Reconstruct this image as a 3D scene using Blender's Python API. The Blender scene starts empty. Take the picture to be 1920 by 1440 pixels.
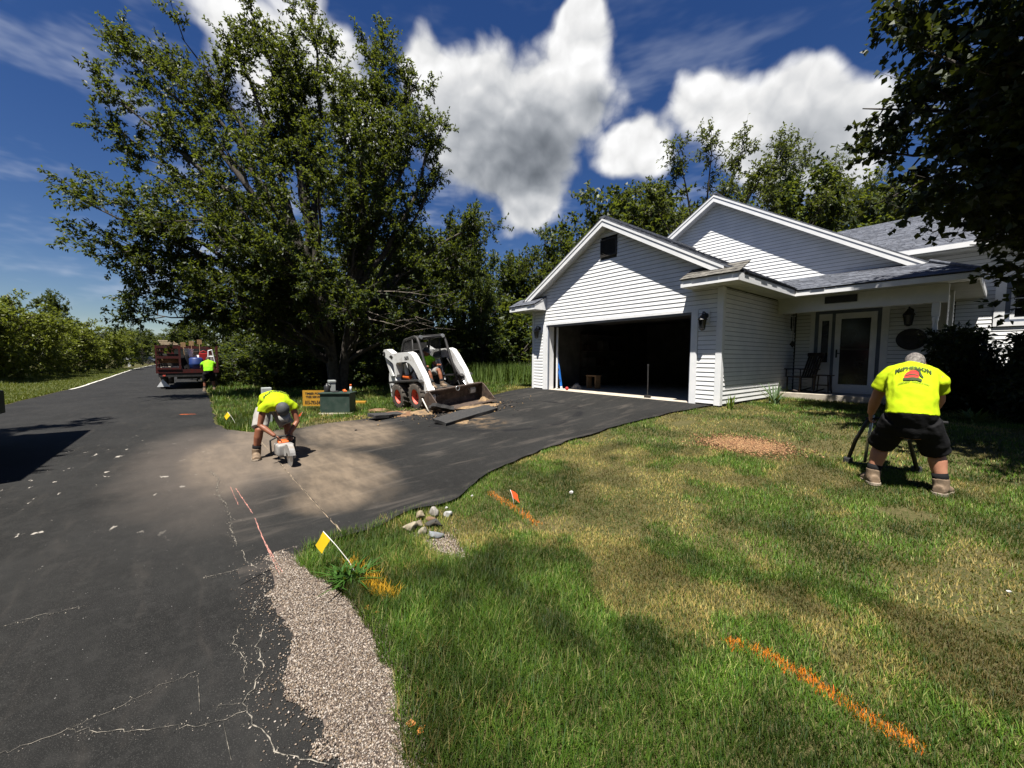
import bpy, bmesh, math, random
import numpy as np
from mathutils import Vector, Matrix, Quaternion
from mathutils.bvhtree import BVHTree
R = math.radians
scene = bpy.context.scene
COL = scene.collection
# ------------------------------------------------------------------ camera
cd = bpy.data.cameras.new('camera'); cam = bpy.data.objects.new('camera', cd); COL.objects.link(cam)
cd.sensor_width = 36; cd.sensor_fit = 'HORIZONTAL'; cd.lens = 728.6 / 1920 * 36
cd.clip_start = 0.05; cd.clip_end = 3000
_p, _r = R(3.84), R(.24)
_rt = Vector((.619, .7855, 0)).normalized(); _fw0 = Vector((-.7855, .619, 0)).normalized()
_fw = _fw0 * math.cos(_p) - Vector((0, 0, 1)) * math.sin(_p); _up = _rt.cross(_fw)
_rc = _rt * math.cos(_r) + _up * math.sin(_r); _uc = _up * math.cos(_r) - _rt * math.sin(_r)
cam.matrix_world = Matrix(((_rc.x, _uc.x, -_fw.x, 9.43), (_rc.y, _uc.y, -_fw.y, -8.88), (_rc.z, _uc.z, -_fw.z, 1.6), (0, 0, 0, 1)))
scene.camera = cam
# ------------------------------------------------------------------ sun and sky
SUN = Vector((-.64, 1, -2.92)).normalized()
sl = bpy.data.lights.new('sun', 'SUN'); sl.energy = 5.0; sl.angle = R(.53); sl.color = (1, .955, .88)
so = bpy.data.objects.new('sun', sl); COL.objects.link(so); so.rotation_euler = SUN.to_track_quat('-Z', 'Y').to_euler()
vs = scene.view_settings; vs.view_transform = 'Standard'; vs.look = 'None'; vs.gamma = 1; vs.exposure = 1.2; vs.use_curve_mapping = False
W = bpy.data.worlds.new('World'); scene.world = W; W.use_nodes = True
nt = W.node_tree; nt.nodes.clear()
def N(nt, typ, **kw):
    n = nt.nodes.new(typ)
    for k, v in kw.items():
        if k == 'ins':
            for i, x in v.items():
                if isinstance(x, bpy.types.NodeSocket): nt.links.new(x, n.inputs[i])
                else: n.inputs[i].default_value = x
        else: setattr(n, k, v)
    return n
def M_(nt, op, a, b=None, c=None, clamp=False):
    ins = {0: a}
    if b is not None: ins[1] = b
    if c is not None: ins[2] = c
    return N(nt, 'ShaderNodeMath', operation=op, use_clamp=clamp, ins=ins).outputs[0]
def VM(nt, op, a, b=None, s=None):
    ins = {0: a}
    if b is not None: ins[1] = b
    n = N(nt, 'ShaderNodeVectorMath', operation=op, ins=ins)
    if s is not None: n.inputs['Scale'].default_value = s
    return n.outputs['Value'] if op in ('DISTANCE', 'LENGTH', 'DOT_PRODUCT') else n.outputs[0]
def MR(nt, v, a, b, c=0., d=1., t='SMOOTHSTEP'):
    return N(nt, 'ShaderNodeMapRange', interpolation_type=t, ins={0: v, 1: a, 2: b, 3: c, 4: d}).outputs[0]
def NZ(nt, vec, scale, detail=4, rough=.5, dist=0.):
    n = N(nt, 'ShaderNodeTexNoise', ins={'Scale': scale, 'Detail': detail, 'Roughness': rough, 'Distortion': dist})
    if vec is not None: nt.links.new(vec, n.inputs['Vector'])
    return n.outputs['Fac']
def MIX(nt, f, a, b):
    n = N(nt, 'ShaderNodeMix', data_type='RGBA')
    for i, x in ((0, f), (6, a), (7, b)):
        if isinstance(x, bpy.types.NodeSocket): nt.links.new(x, n.inputs[i])
        elif i == 0: n.inputs[i].default_value = x
        else: n.inputs[i].default_value = (*x[:3], 1)
    return n.outputs[2]
sky = N(nt, 'ShaderNodeTexSky', sky_type='NISHITA', sun_disc=False, sun_elevation=R(67.9), sun_rotation=R(147.4), altitude=300, air_density=1.0, dust_density=.25, ozone_density=2.2)
tc = N(nt, 'ShaderNodeTexCoord').outputs['Generated']
CB = [(-0.746, 0.38, 0.547, 0.074), (-0.686, 0.455, 0.568, 0.08), (-0.624, 0.558, 0.547, 0.093), (-0.54, 0.593, 0.597, 0.069), (-0.526, 0.568, 0.633, 0.042), (-0.558, 0.647, 0.519, 0.064), (-0.701, 0.535, 0.472, 0.129), (-0.771, 0.455, 0.446, 0.098), (-0.642, 0.623, 0.448, 0.098), (-0.73, 0.557, 0.397, 0.098), (-0.832, 0.046, 0.554, 0.06), (-0.805, 0.152, 0.573, 0.074), (-0.822, 0.226, 0.523, 0.089), (-0.867, 0.107, 0.487, 0.083), (-0.837, 0.291, 0.463, 0.079), (-0.549, 0.708, 0.444, 0.047), (-0.477, 0.756, 0.447, 0.065), (-0.397, 0.771, 0.498, 0.058), (-0.332, 0.829, 0.45, 0.083), (-0.26, 0.844, 0.469, 0.063), (-0.213, 0.884, 0.416, 0.074), (-0.292, 0.885, 0.363, 0.085), (-0.202, 0.918, 0.34, 0.069), (-0.705, 0.617, 0.35, 0.074)] + [(-0.532, 0.583, 0.614, 0.062), (-0.507, 0.745, 0.434, 0.062), (-0.367, 0.795, 0.483, 0.058), (-0.304, 0.86, 0.41, 0.079), (-0.231, 0.854, 0.467, 0.046), (-0.172, 0.889, 0.425, 0.044), (-0.74, 0.343, 0.578, 0.045),  (.55, .7, .45, .12), (.68, -.52, .5, .13), (-.3, -.8, .5, .12)]
CG = [(-0.739, 0.519, 0.43, 0.167), (-0.65, 0.614, 0.448, 0.098), (-0.558, 0.647, 0.519, 0.039), (-0.252, 0.89, 0.379, 0.093), (-0.848, 0.193, 0.493, 0.063)]
wob = N(nt, 'ShaderNodeTexNoise', ins={'Vector': tc, 'Scale': 7., 'Detail': 3., 'Roughness': .5}).outputs['Color']
wv = N(nt, 'ShaderNodeVectorMath', operation='MULTIPLY_ADD', ins={0: wob, 1: (.06, .06, .06), 2: tc}).outputs[0]
dv = VM(nt, 'SUBTRACT', wv, (.03, .03, .03))
def field(L, vec, k):
    acc = None
    for x, y, z, a in L:
        m = MR(nt, VM(nt, 'DISTANCE', vec, (x, y, z)), a * k, 0.)
        acc = m if acc is None else M_(nt, 'ADD', acc, m)
    return acc
F_ = field(CB, dv, 1.4); G_ = field(CG, dv, 1.5)
def puff(v):
    a = N(nt, 'ShaderNodeTexVoronoi', feature='F1', ins={'Vector': v, 'Scale': 13.}).outputs['Distance']
    b = N(nt, 'ShaderNodeTexVoronoi', feature='F1', ins={'Vector': v, 'Scale': 29.}).outputs['Distance']
    return M_(nt, 'ADD', M_(nt, 'MULTIPLY', M_(nt, 'MULTIPLY', a, a), -.34), M_(nt, 'MULTIPLY', M_(nt, 'MULTIPLY', b, b), -.2))
n0 = NZ(nt, dv, 9., 6, .52)
OFS = (.006, -.010, .022)
pf = puff(dv); n1 = M_(nt, 'ADD', n0, pf)
dv2 = VM(nt, 'ADD', dv, OFS); n2 = M_(nt, 'ADD', NZ(nt, dv2, 9., 3, .52), puff(dv2))
dens = M_(nt, 'ADD', F_, M_(nt, 'MULTIPLY', M_(nt, 'SUBTRACT', n1, .33), 1.45))
al = MR(nt, dens, .26, 1.0)
cir = NZ(nt, VM(nt, 'MULTIPLY', tc, (2.4, 3.4, 10.)), 1.5, 4, .6)
elev = N(nt, 'ShaderNodeSeparateXYZ', ins={0: tc}).outputs[2]
cirm = M_(nt, 'MULTIPLY', MR(nt, cir, .47, .8), MR(nt, elev, .8, .18))
lum = M_(nt, 'ADD', .98, M_(nt, 'MULTIPLY', M_(nt, 'SUBTRACT', n1, n2), .42))
lum = M_(nt, 'SUBTRACT', lum, M_(nt, 'MULTIPLY', MR(nt, G_, 0., 1.3, t='LINEAR'), .4))
lum = N(nt, 'ShaderNodeClamp', ins={0: lum, 1: .38, 2: 1.15}).outputs[0]
ccol = MIX(nt, MR(nt, lum, .3, .95, t='LINEAR'), (.70, .82, 1.), (1., 1., 1.))
CLB = 8.2
lw = M_(nt, 'MULTIPLY', M_(nt, 'POWER', lum, 2.), CLB)
ccol = N(nt, 'ShaderNodeVectorMath', operation='SCALE', ins={0: ccol, 'Scale': lw}).outputs[0]
skc = N(nt, 'ShaderNodeHueSaturation', ins={'Hue': .515, 'Saturation': 1.3, 'Value': .68, 'Color': sky.outputs[0]}).outputs[0]
c1 = MIX(nt, M_(nt, 'MULTIPLY', cirm, .75), skc, (5.6, 6.1, 7.2))
c2 = MIX(nt, al, c1, ccol)
bg = N(nt, 'ShaderNodeBackground', ins={0: c2, 1: .05})
ow = N(nt, 'ShaderNodeOutputWorld', ins={0: bg.outputs[0]})
W.cycles.sampling_method = 'MANUAL'; W.cycles.sample_map_resolution = 256
cy = scene.cycles
cy.use_denoising = True; cy.max_bounces = 6; cy.diffuse_bounces = 1; cy.glossy_bounces = 2; cy.transmission_bounces = 4; cy.transparent_max_bounces = 8
# ------------------------------------------------------------------ helpers
def tag(o, label=None, cat=None, group=None, kind=None):
    if label: o['label'] = label
    if cat: o['category'] = cat
    if group: o['group'] = group
    if kind: o['kind'] = kind
    return o
def empty(name, loc=(0, 0, 0), rz=0., parent=None, rot=None):
    o = bpy.data.objects.new(name, None); COL.objects.link(o); o.location = loc
    o.rotation_euler = rot if rot else (0, 0, rz); o.empty_display_size = .1
    if parent: o.parent = parent
    return o
def obj(name, me, mat=None, parent=None, loc=None):
    o = bpy.data.objects.new(name, me); COL.objects.link(o)
    if mat is not None and not me.materials:
        for m in (mat if isinstance(mat, (list, tuple)) else [mat]): me.materials.append(m)
    if parent: o.parent = parent
    if loc is not None: o.location = loc
    return o
def bobj(name, bm, mat=None, parent=None, smooth=False, loc=None, rec=True):
    if rec: bmesh.ops.recalc_face_normals(bm, faces=bm.faces)
    me = bpy.data.meshes.new(name); bm.to_mesh(me); bm.free()
    if smooth: me.polygons.foreach_set('use_smooth', [True] * len(me.polygons))
    return obj(name, me, mat, parent, loc)
def npmesh(name, v, f, col=None, smooth=False):
    """v (n,3); f (m,k) all faces alike; col (n,3) point colour."""
    v = np.asarray(v, np.float32); f = np.asarray(f, np.int32)
    me = bpy.data.meshes.new(name); me.vertices.add(len(v)); me.vertices.foreach_set('co', v.ravel())
    k = f.shape[1]; me.loops.add(f.size); me.loops.foreach_set('vertex_index', f.ravel())
    me.polygons.add(len(f)); me.polygons.foreach_set('loop_start', np.arange(0, f.size, k, dtype=np.int32))
    if smooth: me.polygons.foreach_set('use_smooth', np.ones(len(f), bool))
    if col is not None:
        a = me.color_attributes.new('col', 'FLOAT_COLOR', 'POINT')
        a.data.foreach_set('color', np.concatenate([col, np.ones((len(col), 1))], 1).astype(np.float32).ravel())
    me.update(calc_edges=True); return me
def bx(bm, a, b, bev=0.):
    x0, y0, z0 = a; x1, y1, z1 = b
    vs = [bm.verts.new(p) for p in ((x0, y0, z0), (x1, y0, z0), (x1, y1, z0), (x0, y1, z0), (x0, y0, z1), (x1, y0, z1), (x1, y1, z1), (x0, y1, z1))]
    fs = [bm.faces.new([vs[i] for i in q]) for q in ((3, 2, 1, 0), (4, 5, 6, 7), (0, 1, 5, 4), (1, 2, 6, 5), (2, 3, 7, 6), (3, 0, 4, 7))]
    if bev > 0:
        es = list({e for f in fs for e in f.edges})
        bmesh.ops.bevel(bm, geom=es, offset=bev, segments=2, affect='EDGES', profile=.6)
def hexa(bm, q0, q1):
    """two quads (4 pts each) joined to a solid"""
    a = [bm.verts.new(p) for p in q0]; b = [bm.verts.new(p) for p in q1]
    n = len(a); bm.faces.new(a[::-1]); bm.faces.new(b)
    for i in range(n): bm.faces.new([a[i], a[(i + 1) % n], b[(i + 1) % n], b[i]])
def tube(bm, pts, rad, n=8, cap=True):
    pts = [Vector(p) for p in pts]; rad = rad if isinstance(rad, (list, tuple)) else [rad] * len(pts)
    rings = []; up = None
    for i, p in enumerate(pts):
        d = (pts[min(i + 1, len(pts) - 1)] - pts[max(i - 1, 0)]).normalized()
        if up is None: up = d.orthogonal().normalized()
        up = (up - d * up.dot(d))
        up = up.normalized() if up.length > 1e-6 else d.orthogonal().normalized()
        s = d.cross(up)
        rings.append([bm.verts.new(p + (up * math.cos(t) + s * math.sin(t)) * rad[i]) for t in [2 * math.pi * k / n for k in range(n)]])
    for a, b in zip(rings, rings[1:]):
        for k in range(n): bm.faces.new([a[k], a[(k + 1) % n], b[(k + 1) % n], b[k]])
    if cap: bm.faces.new(rings[0][::-1]); bm.faces.new(rings[-1])
def lathe(bm, prof, n=20, origin=(0, 0, 0), axis='Z', cap=True):
    """prof list of (r, h)"""
    o = Vector(origin); rings = []
    def P(r, h, t):
        c, s = r * math.cos(t), r * math.sin(t)
        return o + (Vector((c, s, h)) if axis == 'Z' else Vector((c, h, s)) if axis == 'Y' else Vector((h, c, s)))
    for r, h in prof: rings.append([bm.verts.new(P(max(r, 1e-4), h, 2 * math.pi * k / n)) for k in range(n)])
    for a, b in zip(rings, rings[1:]):
        for k in range(n): bm.faces.new([a[k], a[(k + 1) % n], b[(k + 1) % n], b[k]])
    if cap: bm.faces.new(rings[0][::-1]); bm.faces.new(rings[-1])
def prism(bm, poly, y0, y1, axis='Y'):
    """poly of (x,z) extruded along y (or (x,y) along z, or (y,z) along x)"""
    f = {'Y': lambda p, h: (p[0], h, p[1]), 'Z': lambda p, h: (p[0], p[1], h), 'X': lambda p, h: (h, p[0], p[1])}[axis]
    hexa(bm, [f(p, y0) for p in poly], [f(p, y1) for p in poly])
def copy_tree(o, parent=None):
    c = o.copy(); COL.objects.link(c); c.parent = parent
    for ch in list(o.children): copy_tree(ch, c)
    return c
# ------------------------------------------------------------------ materials
def mat(name, c1, c2=None, scale=6., rough=.7, bump=0., bscale=None, metal=0., spec=.4, detail=5, coat=0., thr=(.35, .65), dirt=None, rvar=.12):
    m = bpy.data.materials.new(name); m.use_nodes = True; t = m.node_tree
    b = t.nodes['Principled BSDF']; b.inputs['Roughness'].default_value = rough; b.inputs['Metallic'].default_value = metal
    b.inputs['Specular IOR Level'].default_value = spec; b.inputs['Coat Weight'].default_value = coat
    co = N(t, 'ShaderNodeTexCoord').outputs['Object']
    if c2 is None: c2 = tuple(x * .82 for x in c1)
    nz = NZ(t, co, scale, detail, .6)
    col = MIX(t, MR(t, nz, thr[0], thr[1]), c1, c2)
    if dirt:   # (colour, scale, amount lo, hi)
        col = MIX(t, MR(t, NZ(t, co, dirt[1], 6, .65), dirt[2], dirt[3]), col, dirt[0])
    t.links.new(col, b.inputs['Base Color'])
    t.links.new(MR(t, nz, .2, .8, max(rough - rvar, .05), min(rough + rvar, 1.), t='LINEAR'), b.inputs['Roughness'])
    if bump:
        bn = N(t, 'ShaderNodeBump', ins={'Strength': bump, 'Distance': .01, 'Height': NZ(t, co, bscale or scale * 6, 5, .6)})
        t.links.new(bn.outputs[0], b.inputs['Normal'])
    return m
def mat_attr(name, rough=.6, transl=0., spec=.25, vary=.25):
    """colour from the mesh attribute; leaves and grass let light through"""
    m = bpy.data.materials.new(name); m.use_nodes = True; t = m.node_tree
    b = t.nodes['Principled BSDF']; b.inputs['Roughness'].default_value = rough; b.inputs['Specular IOR Level'].default_value = spec
    a = N(t, 'ShaderNodeVertexColor', layer_name='col').outputs[0]
    t.links.new(a, b.inputs['Base Color'])
    if transl:
        tr = N(t, 'ShaderNodeBsdfTranslucent', ins={0: MIX(t, .5, a, (.30, .36, .03))})
        mx = N(t, 'ShaderNodeMixShader', ins={0: transl, 1: b.outputs[0], 2: tr.outputs[0]})
        t.links.new(mx.outputs[0], t.nodes['Material Output'].inputs[0])
    return m
MT = {}
MT['white'] = mat('white_vinyl', (.80, .80, .79), (.72, .73, .73), 2.2, .45, .05, 40, spec=.4, dirt=((.55, .55, .52), 1.3, .55, .95))
MT['trim'] = mat('white_trim', (.78, .78, .78), (.70, .71, .72), 3., .4, .04, 60, dirt=((.5, .5, .48), 2.5, .6, .95))
MT['soffit'] = mat('soffit_panel', (.62, .62, .58), (.55, .55, .52), 4, .55)
MT['shingle'] = mat('asphalt_shingle', (.105, .115, .14), (.055, .06, .075), 9., .9, .6, 90, detail=8, dirt=((.17, .17, .18), 14, .5, .8))
MT['shingle_worn'] = mat('worn_shingle', (.15, .14, .12), (.07, .066, .06), 9., .92, .6, 90, detail=8)
MT['concrete'] = mat('concrete', (.48, .43, .35), (.36, .32, .26), 5, .85, .25, 60, dirt=((.22, .19, .15), 3, .5, .85))
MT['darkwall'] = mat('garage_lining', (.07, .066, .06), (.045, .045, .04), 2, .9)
MT['black'] = mat('black_metal', (.012, .012, .013), (.02, .02, .02), 8, .45, spec=.4)
MT['iron'] = mat('dark_iron', (.02, .018, .017), (.035, .03, .026), 12, .6, .1)
MT['glass'] = mat('dark_glass', (.012, .014, .016), (.016, .018, .02), 2, .06, spec=.6)
MT['bluegrey'] = mat('slate_blue_trim', (.13, .15, .20), (.10, .12, .16), 4, .5)
MT['lapshade'] = mat('lap_shade_core', (.06, .06, .062), (.05, .05, .05), 5, .9)  # wall core coloured dark so board gaps read as lap shadow lines
MT['wood'] = mat('wood', (.32, .20, .10), (.22, .13, .06), 14, .7, .2)
# ------------------------------------------------------------------ terrain
S = .565
def sstep(a, b, x):
    t = np.clip((np.asarray(x, float) - a) / (b - a), 0, 1); return t * t * (3 - 2 * t)
_rng0 = np.random.default_rng(5)
_LAT = _rng0.random((256, 256))
def vnoise(x, y):
    x = np.asarray(x, float); y = np.asarray(y, float)
    xi = np.floor(x).astype(int); yi = np.floor(y).astype(int); fx = x - xi; fy = y - yi
    fx = fx * fx * (3 - 2 * fx); fy = fy * fy * (3 - 2 * fy)
    L = lambda i, j: _LAT[i % 256, j % 256]
    return (L(xi, yi) * (1 - fx) + L(xi + 1, yi) * fx) * (1 - fy) + (L(xi, yi + 1) * (1 - fx) + L(xi + 1, yi + 1) * fx) * fy
def fbm(x, y, o=4):
    s = 0; a = .5; t = 0
    for k in range(o): s = s + a * vnoise(x * 2 ** k + 17 * k, y * 2 ** k + 31 * k); t += a; a *= .5
    return s / t
def ground(u, w):
    u = np.asarray(u, float); w = np.asarray(w, float)
    z = np.clip((w + 8.4) / 8.4, 0, 1) ** 1.6 * .545
    low = sstep(-.3, -2.2, u) * sstep(-.5, -3.5, w)
    z = z * (1 - .75 * low)
    return z
LB = [(-8.75, -1.9), (-8.57, -1.14), (-8.1, -.24), (-7.33, -.08), (-6.64, -.24), (-5.68, -.16), (-4.82, -.24), (-3.2, -.35), (-1.8, -.75), (-.93, -.95), (.02, -.89)]
RB = [(-8.75, 6.2), (-8.3, 5.95), (-7.99, 5.84), (-7.71, 5.86), (-7.36, 5.77), (-6.82, 5.79), (-6.22, 5.41), (-5.39, 5.13), (-4.18, 4.92), (-2.7, 4.9), (-1.11, 5.08), (.02, 5.4)]
def lb(w): return np.interp(w, [p[0] for p in LB], [p[1] for p in LB])
def rb(w): return np.interp(w, [p[0] for p in RB], [p[1] for p in RB])
def road_off(u): return np.interp(-np.asarray(u, float), [0, 20, 27, 41, 59, 92, 140], [0, 0, -.35, -1.1, -2., -2.6, -4.])
def road_r(u):
    n = (fbm(np.asarray(u) * 1.3, np.zeros_like(np.asarray(u, float)) + 3) - .5) * .25
    return -8.66 + np.interp(-np.asarray(u, float), [-14, -8, -5.5, 0, 5, 13], [.35, .35, .3, -.02, -.1, -.3]) + road_off(u) + n
def road_l(u): return -14.1 + road_off(u) + (fbm(np.asarray(u) * .8, np.zeros_like(np.asarray(u, float)) + 9) - .5) * .12
def grid_mesh(name, us, ws, zf, col=None):
    uu, ww = np.meshgrid(us, ws, indexing='ij'); z = zf(uu, ww)
    v = np.stack([uu, ww, z], -1).reshape(-1, 3); n, m = len(us), len(ws)
    i = (np.arange(n - 1)[:, None] * m + np.arange(m - 1)[None]).ravel()
    f = np.stack([i, i + m, i + m + 1, i + 1], 1)
    return npmesh(name, v, f, None, True)
# ground material: thin turf and soil
def ground_mat():
    m = bpy.data.materials.new('turf_soil'); m.use_nodes = True; t = m.node_tree; b = t.nodes['Principled BSDF']
    co = N(t, 'ShaderNodeTexCoord').outputs['Object']
    a = MIX(t, MR(t, NZ(t, co, .9, 5, .6), .35, .65), (.035, .05, .012), (.085, .078, .03))
    a = MIX(t, MR(t, NZ(t, co, 38, 4, .7), .35, .7), a, (.115, .095, .045))
    a = MIX(t, MR(t, NZ(t, co, 90, 3, .7), .5, .75), a, (.02, .022, .008))
    t.links.new(a, b.inputs['Base Color']); b.inputs['Roughness'].default_value = .95; b.inputs['Specular IOR Level'].default_value = .1
    bn = N(t, 'ShaderNodeBump', ins={'Strength': .8, 'Distance': .03, 'Height': NZ(t, co, 45, 4, .7)}); t.links.new(bn.outputs[0], b.inputs['Normal'])
    return m
us = np.concatenate([[-1500, -700, -300, -160, -100, -70], np.arange(-50, -12, 2.), np.arange(-12, 14, .25), [16, 20, 30, 60, 200, 800, 1500]])
wsx = np.concatenate([[-1500, -700, -300, -120, -60, -40, -25], np.arange(-18, 8, .25), [10, 15, 25, 60, 120, 300, 700, 1500]])
g = obj('ground', grid_mesh('ground', us, wsx, lambda u, w: ground(u, w) - .012 - .05 * (sstep(-8.9, -9.3, w + 0 * u) * sstep(-14.6, -14.2, w + 0 * u))), ground_mat()); tag(g, kind='structure')
# ---- asphalt materials
def asphalt(name, kind):
    m = bpy.data.materials.new(name); m.use_nodes = True; t = m.node_tree; b = t.nodes['Principled BSDF']
    co = N(t, 'ShaderNodeTexCoord').outputs['Object']; sp = N(t, 'ShaderNodeSeparateXYZ', ins={0: co})
    x, y = sp.outputs[0], sp.outputs[1]
    base = MIX(t, MR(t, NZ(t, co, .7, 6, .6), .3, .7), (.008, .008, .0078), (.0165, .0163, .0158))
    base = MIX(t, MR(t, NZ(t, co, 210, 2, .6), .52, .72), base, (.036, .0352, .033))          # aggregate
    base = MIX(t, MR(t, NZ(t, co, 60, 2, .6), .745, .78), base, (.26, .25, .235))            # pale chips
    base = MIX(t, M_(t, 'MULTIPLY', MR(t, NZ(t, co, 11, 5, .65), .45, .7), .4), base, (.027, .0262, .0248))
    # smears along the wheel tracks
    st = VM(t, 'MULTIPLY', co, (1.1, 5., 1.) if kind == 'road' else (3.4, .8, 1.))
    sm = NZ(t, st, 1.3, 7, .62, .6)
    base = MIX(t, M_(t, 'MULTIPLY', MR(t, sm, .5, .72), .16 if kind == 'road' else .7), base, (.062, .054, .047))
    nzb = NZ(t, co, 1.5, 6, .6)
    def stain(cx, cy, rx, ry, soft=.35, warp=.9):
        dx = M_(t, 'DIVIDE', M_(t, 'SUBTRACT', x, cx), rx); dy = M_(t, 'DIVIDE', M_(t, 'SUBTRACT', y, cy), ry)
        d = M_(t, 'ADD', M_(t, 'MULTIPLY', dx, dx), M_(t, 'MULTIPLY', dy, dy))
        d = M_(t, 'ADD', d, M_(t, 'MULTIPLY', M_(t, 'SUBTRACT', nzb, .5), warp * 1.3))
        return MR(t, d, 1. + soft * 1.6, max(.75 - soft * 2., 0.))
    dust = None
    L = [(3.7, -7.5, 1.5, .62), (2.6, -7.9, 1.2, .6), (1.0, -8.1, 2.1, .6), (4.7, -7.75, .6, .5), (2.0, -8.7, 1.8, .5), (1.2, -6.6, 1.6, .9)]
    for q in L:
        s_ = stain(*q); dust = s_ if dust is None else M_(t, 'MAXIMUM', dust, s_)
    dn = MR(t, NZ(t, VM(t, 'MULTIPLY', co, (1.5, 5., 1.)), 1.2, 8, .6), .3, .7, .5, 1.)
    base = MIX(t, M_(t, 'MULTIPLY', M_(t, 'MULTIPLY', dust, dn), .56), base, (.25, .19, .132))
    grey = stain(1.6, -8.8, 2.9, 1.0, .5)
    base = MIX(t, M_(t, 'MULTIPLY', grey, .45), base, (.12, .10, .085))
    if kind == 'road':
        wp = None
        for q in ((2.2, -10.2, 3.2, 1.1), (4.6, -10.2, 1.4, .5)):
            s_ = stain(*q, .5, .5); wp = s_ if wp is None else M_(t, 'MAXIMUM', wp, s_)
        pn = NZ(t, VM(t, 'MULTIPLY', co, (1.6, 3.4, 1.)), 1.9, 7, .60, .4)
        base = MIX(t, M_(t, 'MULTIPLY', wp, MR(t, pn, .635, .68)), base, (.30, .275, .24))
    else:
        sand = stain(-.1, -3.6, .8, 1.6, .4); sand2 = stain(2.0, -4.2, 1.1, .5, .4); 
        base = MIX(t, M_(t, 'MULTIPLY', M_(t, 'MAXIMUM', sand, sand2), MR(t, NZ(t, co, 4, 6, .65), .42, .7)), base, (.16, .11, .065))
        # dark tyre arc
        rr = N(t, 'ShaderNodeVectorMath', operation='DISTANCE', ins={0: co, 1: (2.1, -3.3, .2)}).outputs['Value']
        arc = M_(t, 'MULTIPLY', MR(t, M_(t, 'ABSOLUTE', M_(t, 'SUBTRACT', rr, 1.75)), .16, .03), MR(t, NZ(t, co, 2.2, 4, .6), .38, .55))
        base = MIX(t, M_(t, 'MULTIPLY', arc, .85), base, (.008, .008, .009))
    t.links.new(base, b.inputs['Base Color']); b.inputs['Roughness'].default_value = .88; b.inputs['Specular IOR Level'].default_value = .18
    bn = N(t, 'ShaderNodeBump', ins={'Strength': .55, 'Distance': .006, 'Height': NZ(t, co, 190, 3, .7)}); t.links.new(bn.outputs[0], b.inputs['Normal'])
    return m
def ribbon_sheet(name, us, lo, hi, n, zf):
    tt = np.linspace(0, 1, n); uu = np.repeat(us[:, None], n, 1); ww = lo(us)[:, None] * (1 - tt) + hi(us)[:, None] * tt
    v = np.stack([uu, ww, zf(uu, ww)], -1).reshape(-1, 3); i = (np.arange(len(us) - 1)[:, None] * n + np.arange(n - 1)[None]).ravel()
    return npmesh(name, v, np.stack([i, i + n, i + n + 1, i + 1], 1), None, True)
ur = np.concatenate([np.arange(-130, -30, 4.), np.arange(-30, -12, 1.), np.arange(-12, 14, .12), np.arange(14, 60, 3.)])
road = obj('road', ribbon_sheet('road', ur, road_l, road_r, 24, lambda u, w: .0 + .02 * (1 - ((w - road_off(u) + 11.4) / 2.7) ** 2)), asphalt('road_asphalt', 'road')); tag(road, kind='structure')
wd = np.concatenate([np.arange(-8.75, .02, .1), [.02]])
tt = np.linspace(0, 1, 40); uu = lb(wd)[:, None] * (1 - tt) + rb(wd)[:, None] * tt
uu = uu + (fbm(wd * 3, wd * 0 + 1)[:, None] - .5) * .14 * (tt - .5) * 2
ww = np.repeat(wd[:, None], 40, 1); zz = ground(uu, ww) * .985 + .026 * sstep(-8.6, -7.2, ww) + .004
i = (np.arange(len(wd) - 1)[:, None] * 40 + np.arange(39)[None]).ravel()
vv = np.stack([uu, ww, zz], -1).reshape(-1, 3)
drive = obj('driveway', npmesh('driveway', vv, np.stack([i, i + 1, i + 41, i + 40], 1), None, True), asphalt('driveway_asphalt', 'drive')); tag(drive, kind='structure')
def road_z(u, w): return .02 * (1 - ((w - float(road_off(u)) + 11.4) / 2.7) ** 2)
def drive_z(u, w): return float(ground(u, w)) * .985 + .026 * float(sstep(-8.6, -7.2, w)) + .004
# white edge line along the far side of the road
ue = np.arange(-100, -17, 1.); MT['roadpaint'] = mat('worn_road_paint', (.62, .60, .52), (.35, .34, .30), 5, .8)
el = obj('edge_line', ribbon_sheet('edge_line', ue, lambda u: road_l(u) + .05, lambda u: road_l(u) + .17, 2, lambda u, w: .022 + 0 * u), MT['roadpaint'], road)
# ---- cracks, saw cut and marking lines as thin ribbons on the road
def strip(name, pts, width, z, m, parent, seed=1, jag=.012, step=.05, zf=None):
    rg = random.Random(seed); P = []
    for (a, b) in zip(pts, pts[1:]):
        d = math.hypot(b[0] - a[0], b[1] - a[1]); k = max(1, int(d / step))
        for j in range(k): t = j / k; P.append((a[0] + (b[0] - a[0]) * t + rg.uniform(-jag, jag), a[1] + (b[1] - a[1]) * t + rg.uniform(-jag, jag)))
    P.append(pts[-1]); bm = bmesh.new(); prev = None
    for i, p in enumerate(P):
        q0 = P[max(i - 1, 0)]; q1 = P[min(i + 1, len(P) - 1)]; dx, dy = q1[0] - q0[0], q1[1] - q0[1]; l = math.hypot(dx, dy) or 1
        wd_ = width * rg.uniform(.35, 1.2) * (.3 if i in (0, len(P) - 1) else 1); nx, ny = -dy / l * wd_ / 2, dx / l * wd_ / 2
        zz_ = zf(*p) + z if zf else z
        cur = (bm.verts.new((p[0] + nx, p[1] + ny, zz_)), bm.verts.new((p[0] - nx, p[1] - ny, zz_)))
        if prev: bm.faces.new((prev[0], prev[1], cur[1], cur[0]))
        prev = cur
    return bobj(name, bm, m, parent, rec=False)
MT['sandline'] = mat('sandy_crack_fill', (.25, .225, .185), (.045, .042, .036), 26, .95, thr=(.4, .6))
MT['pink'] = mat('faded_pink_paint', (.50, .21, .16), (.16, .09, .08), 30, .9, thr=(.35, .6))
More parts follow.
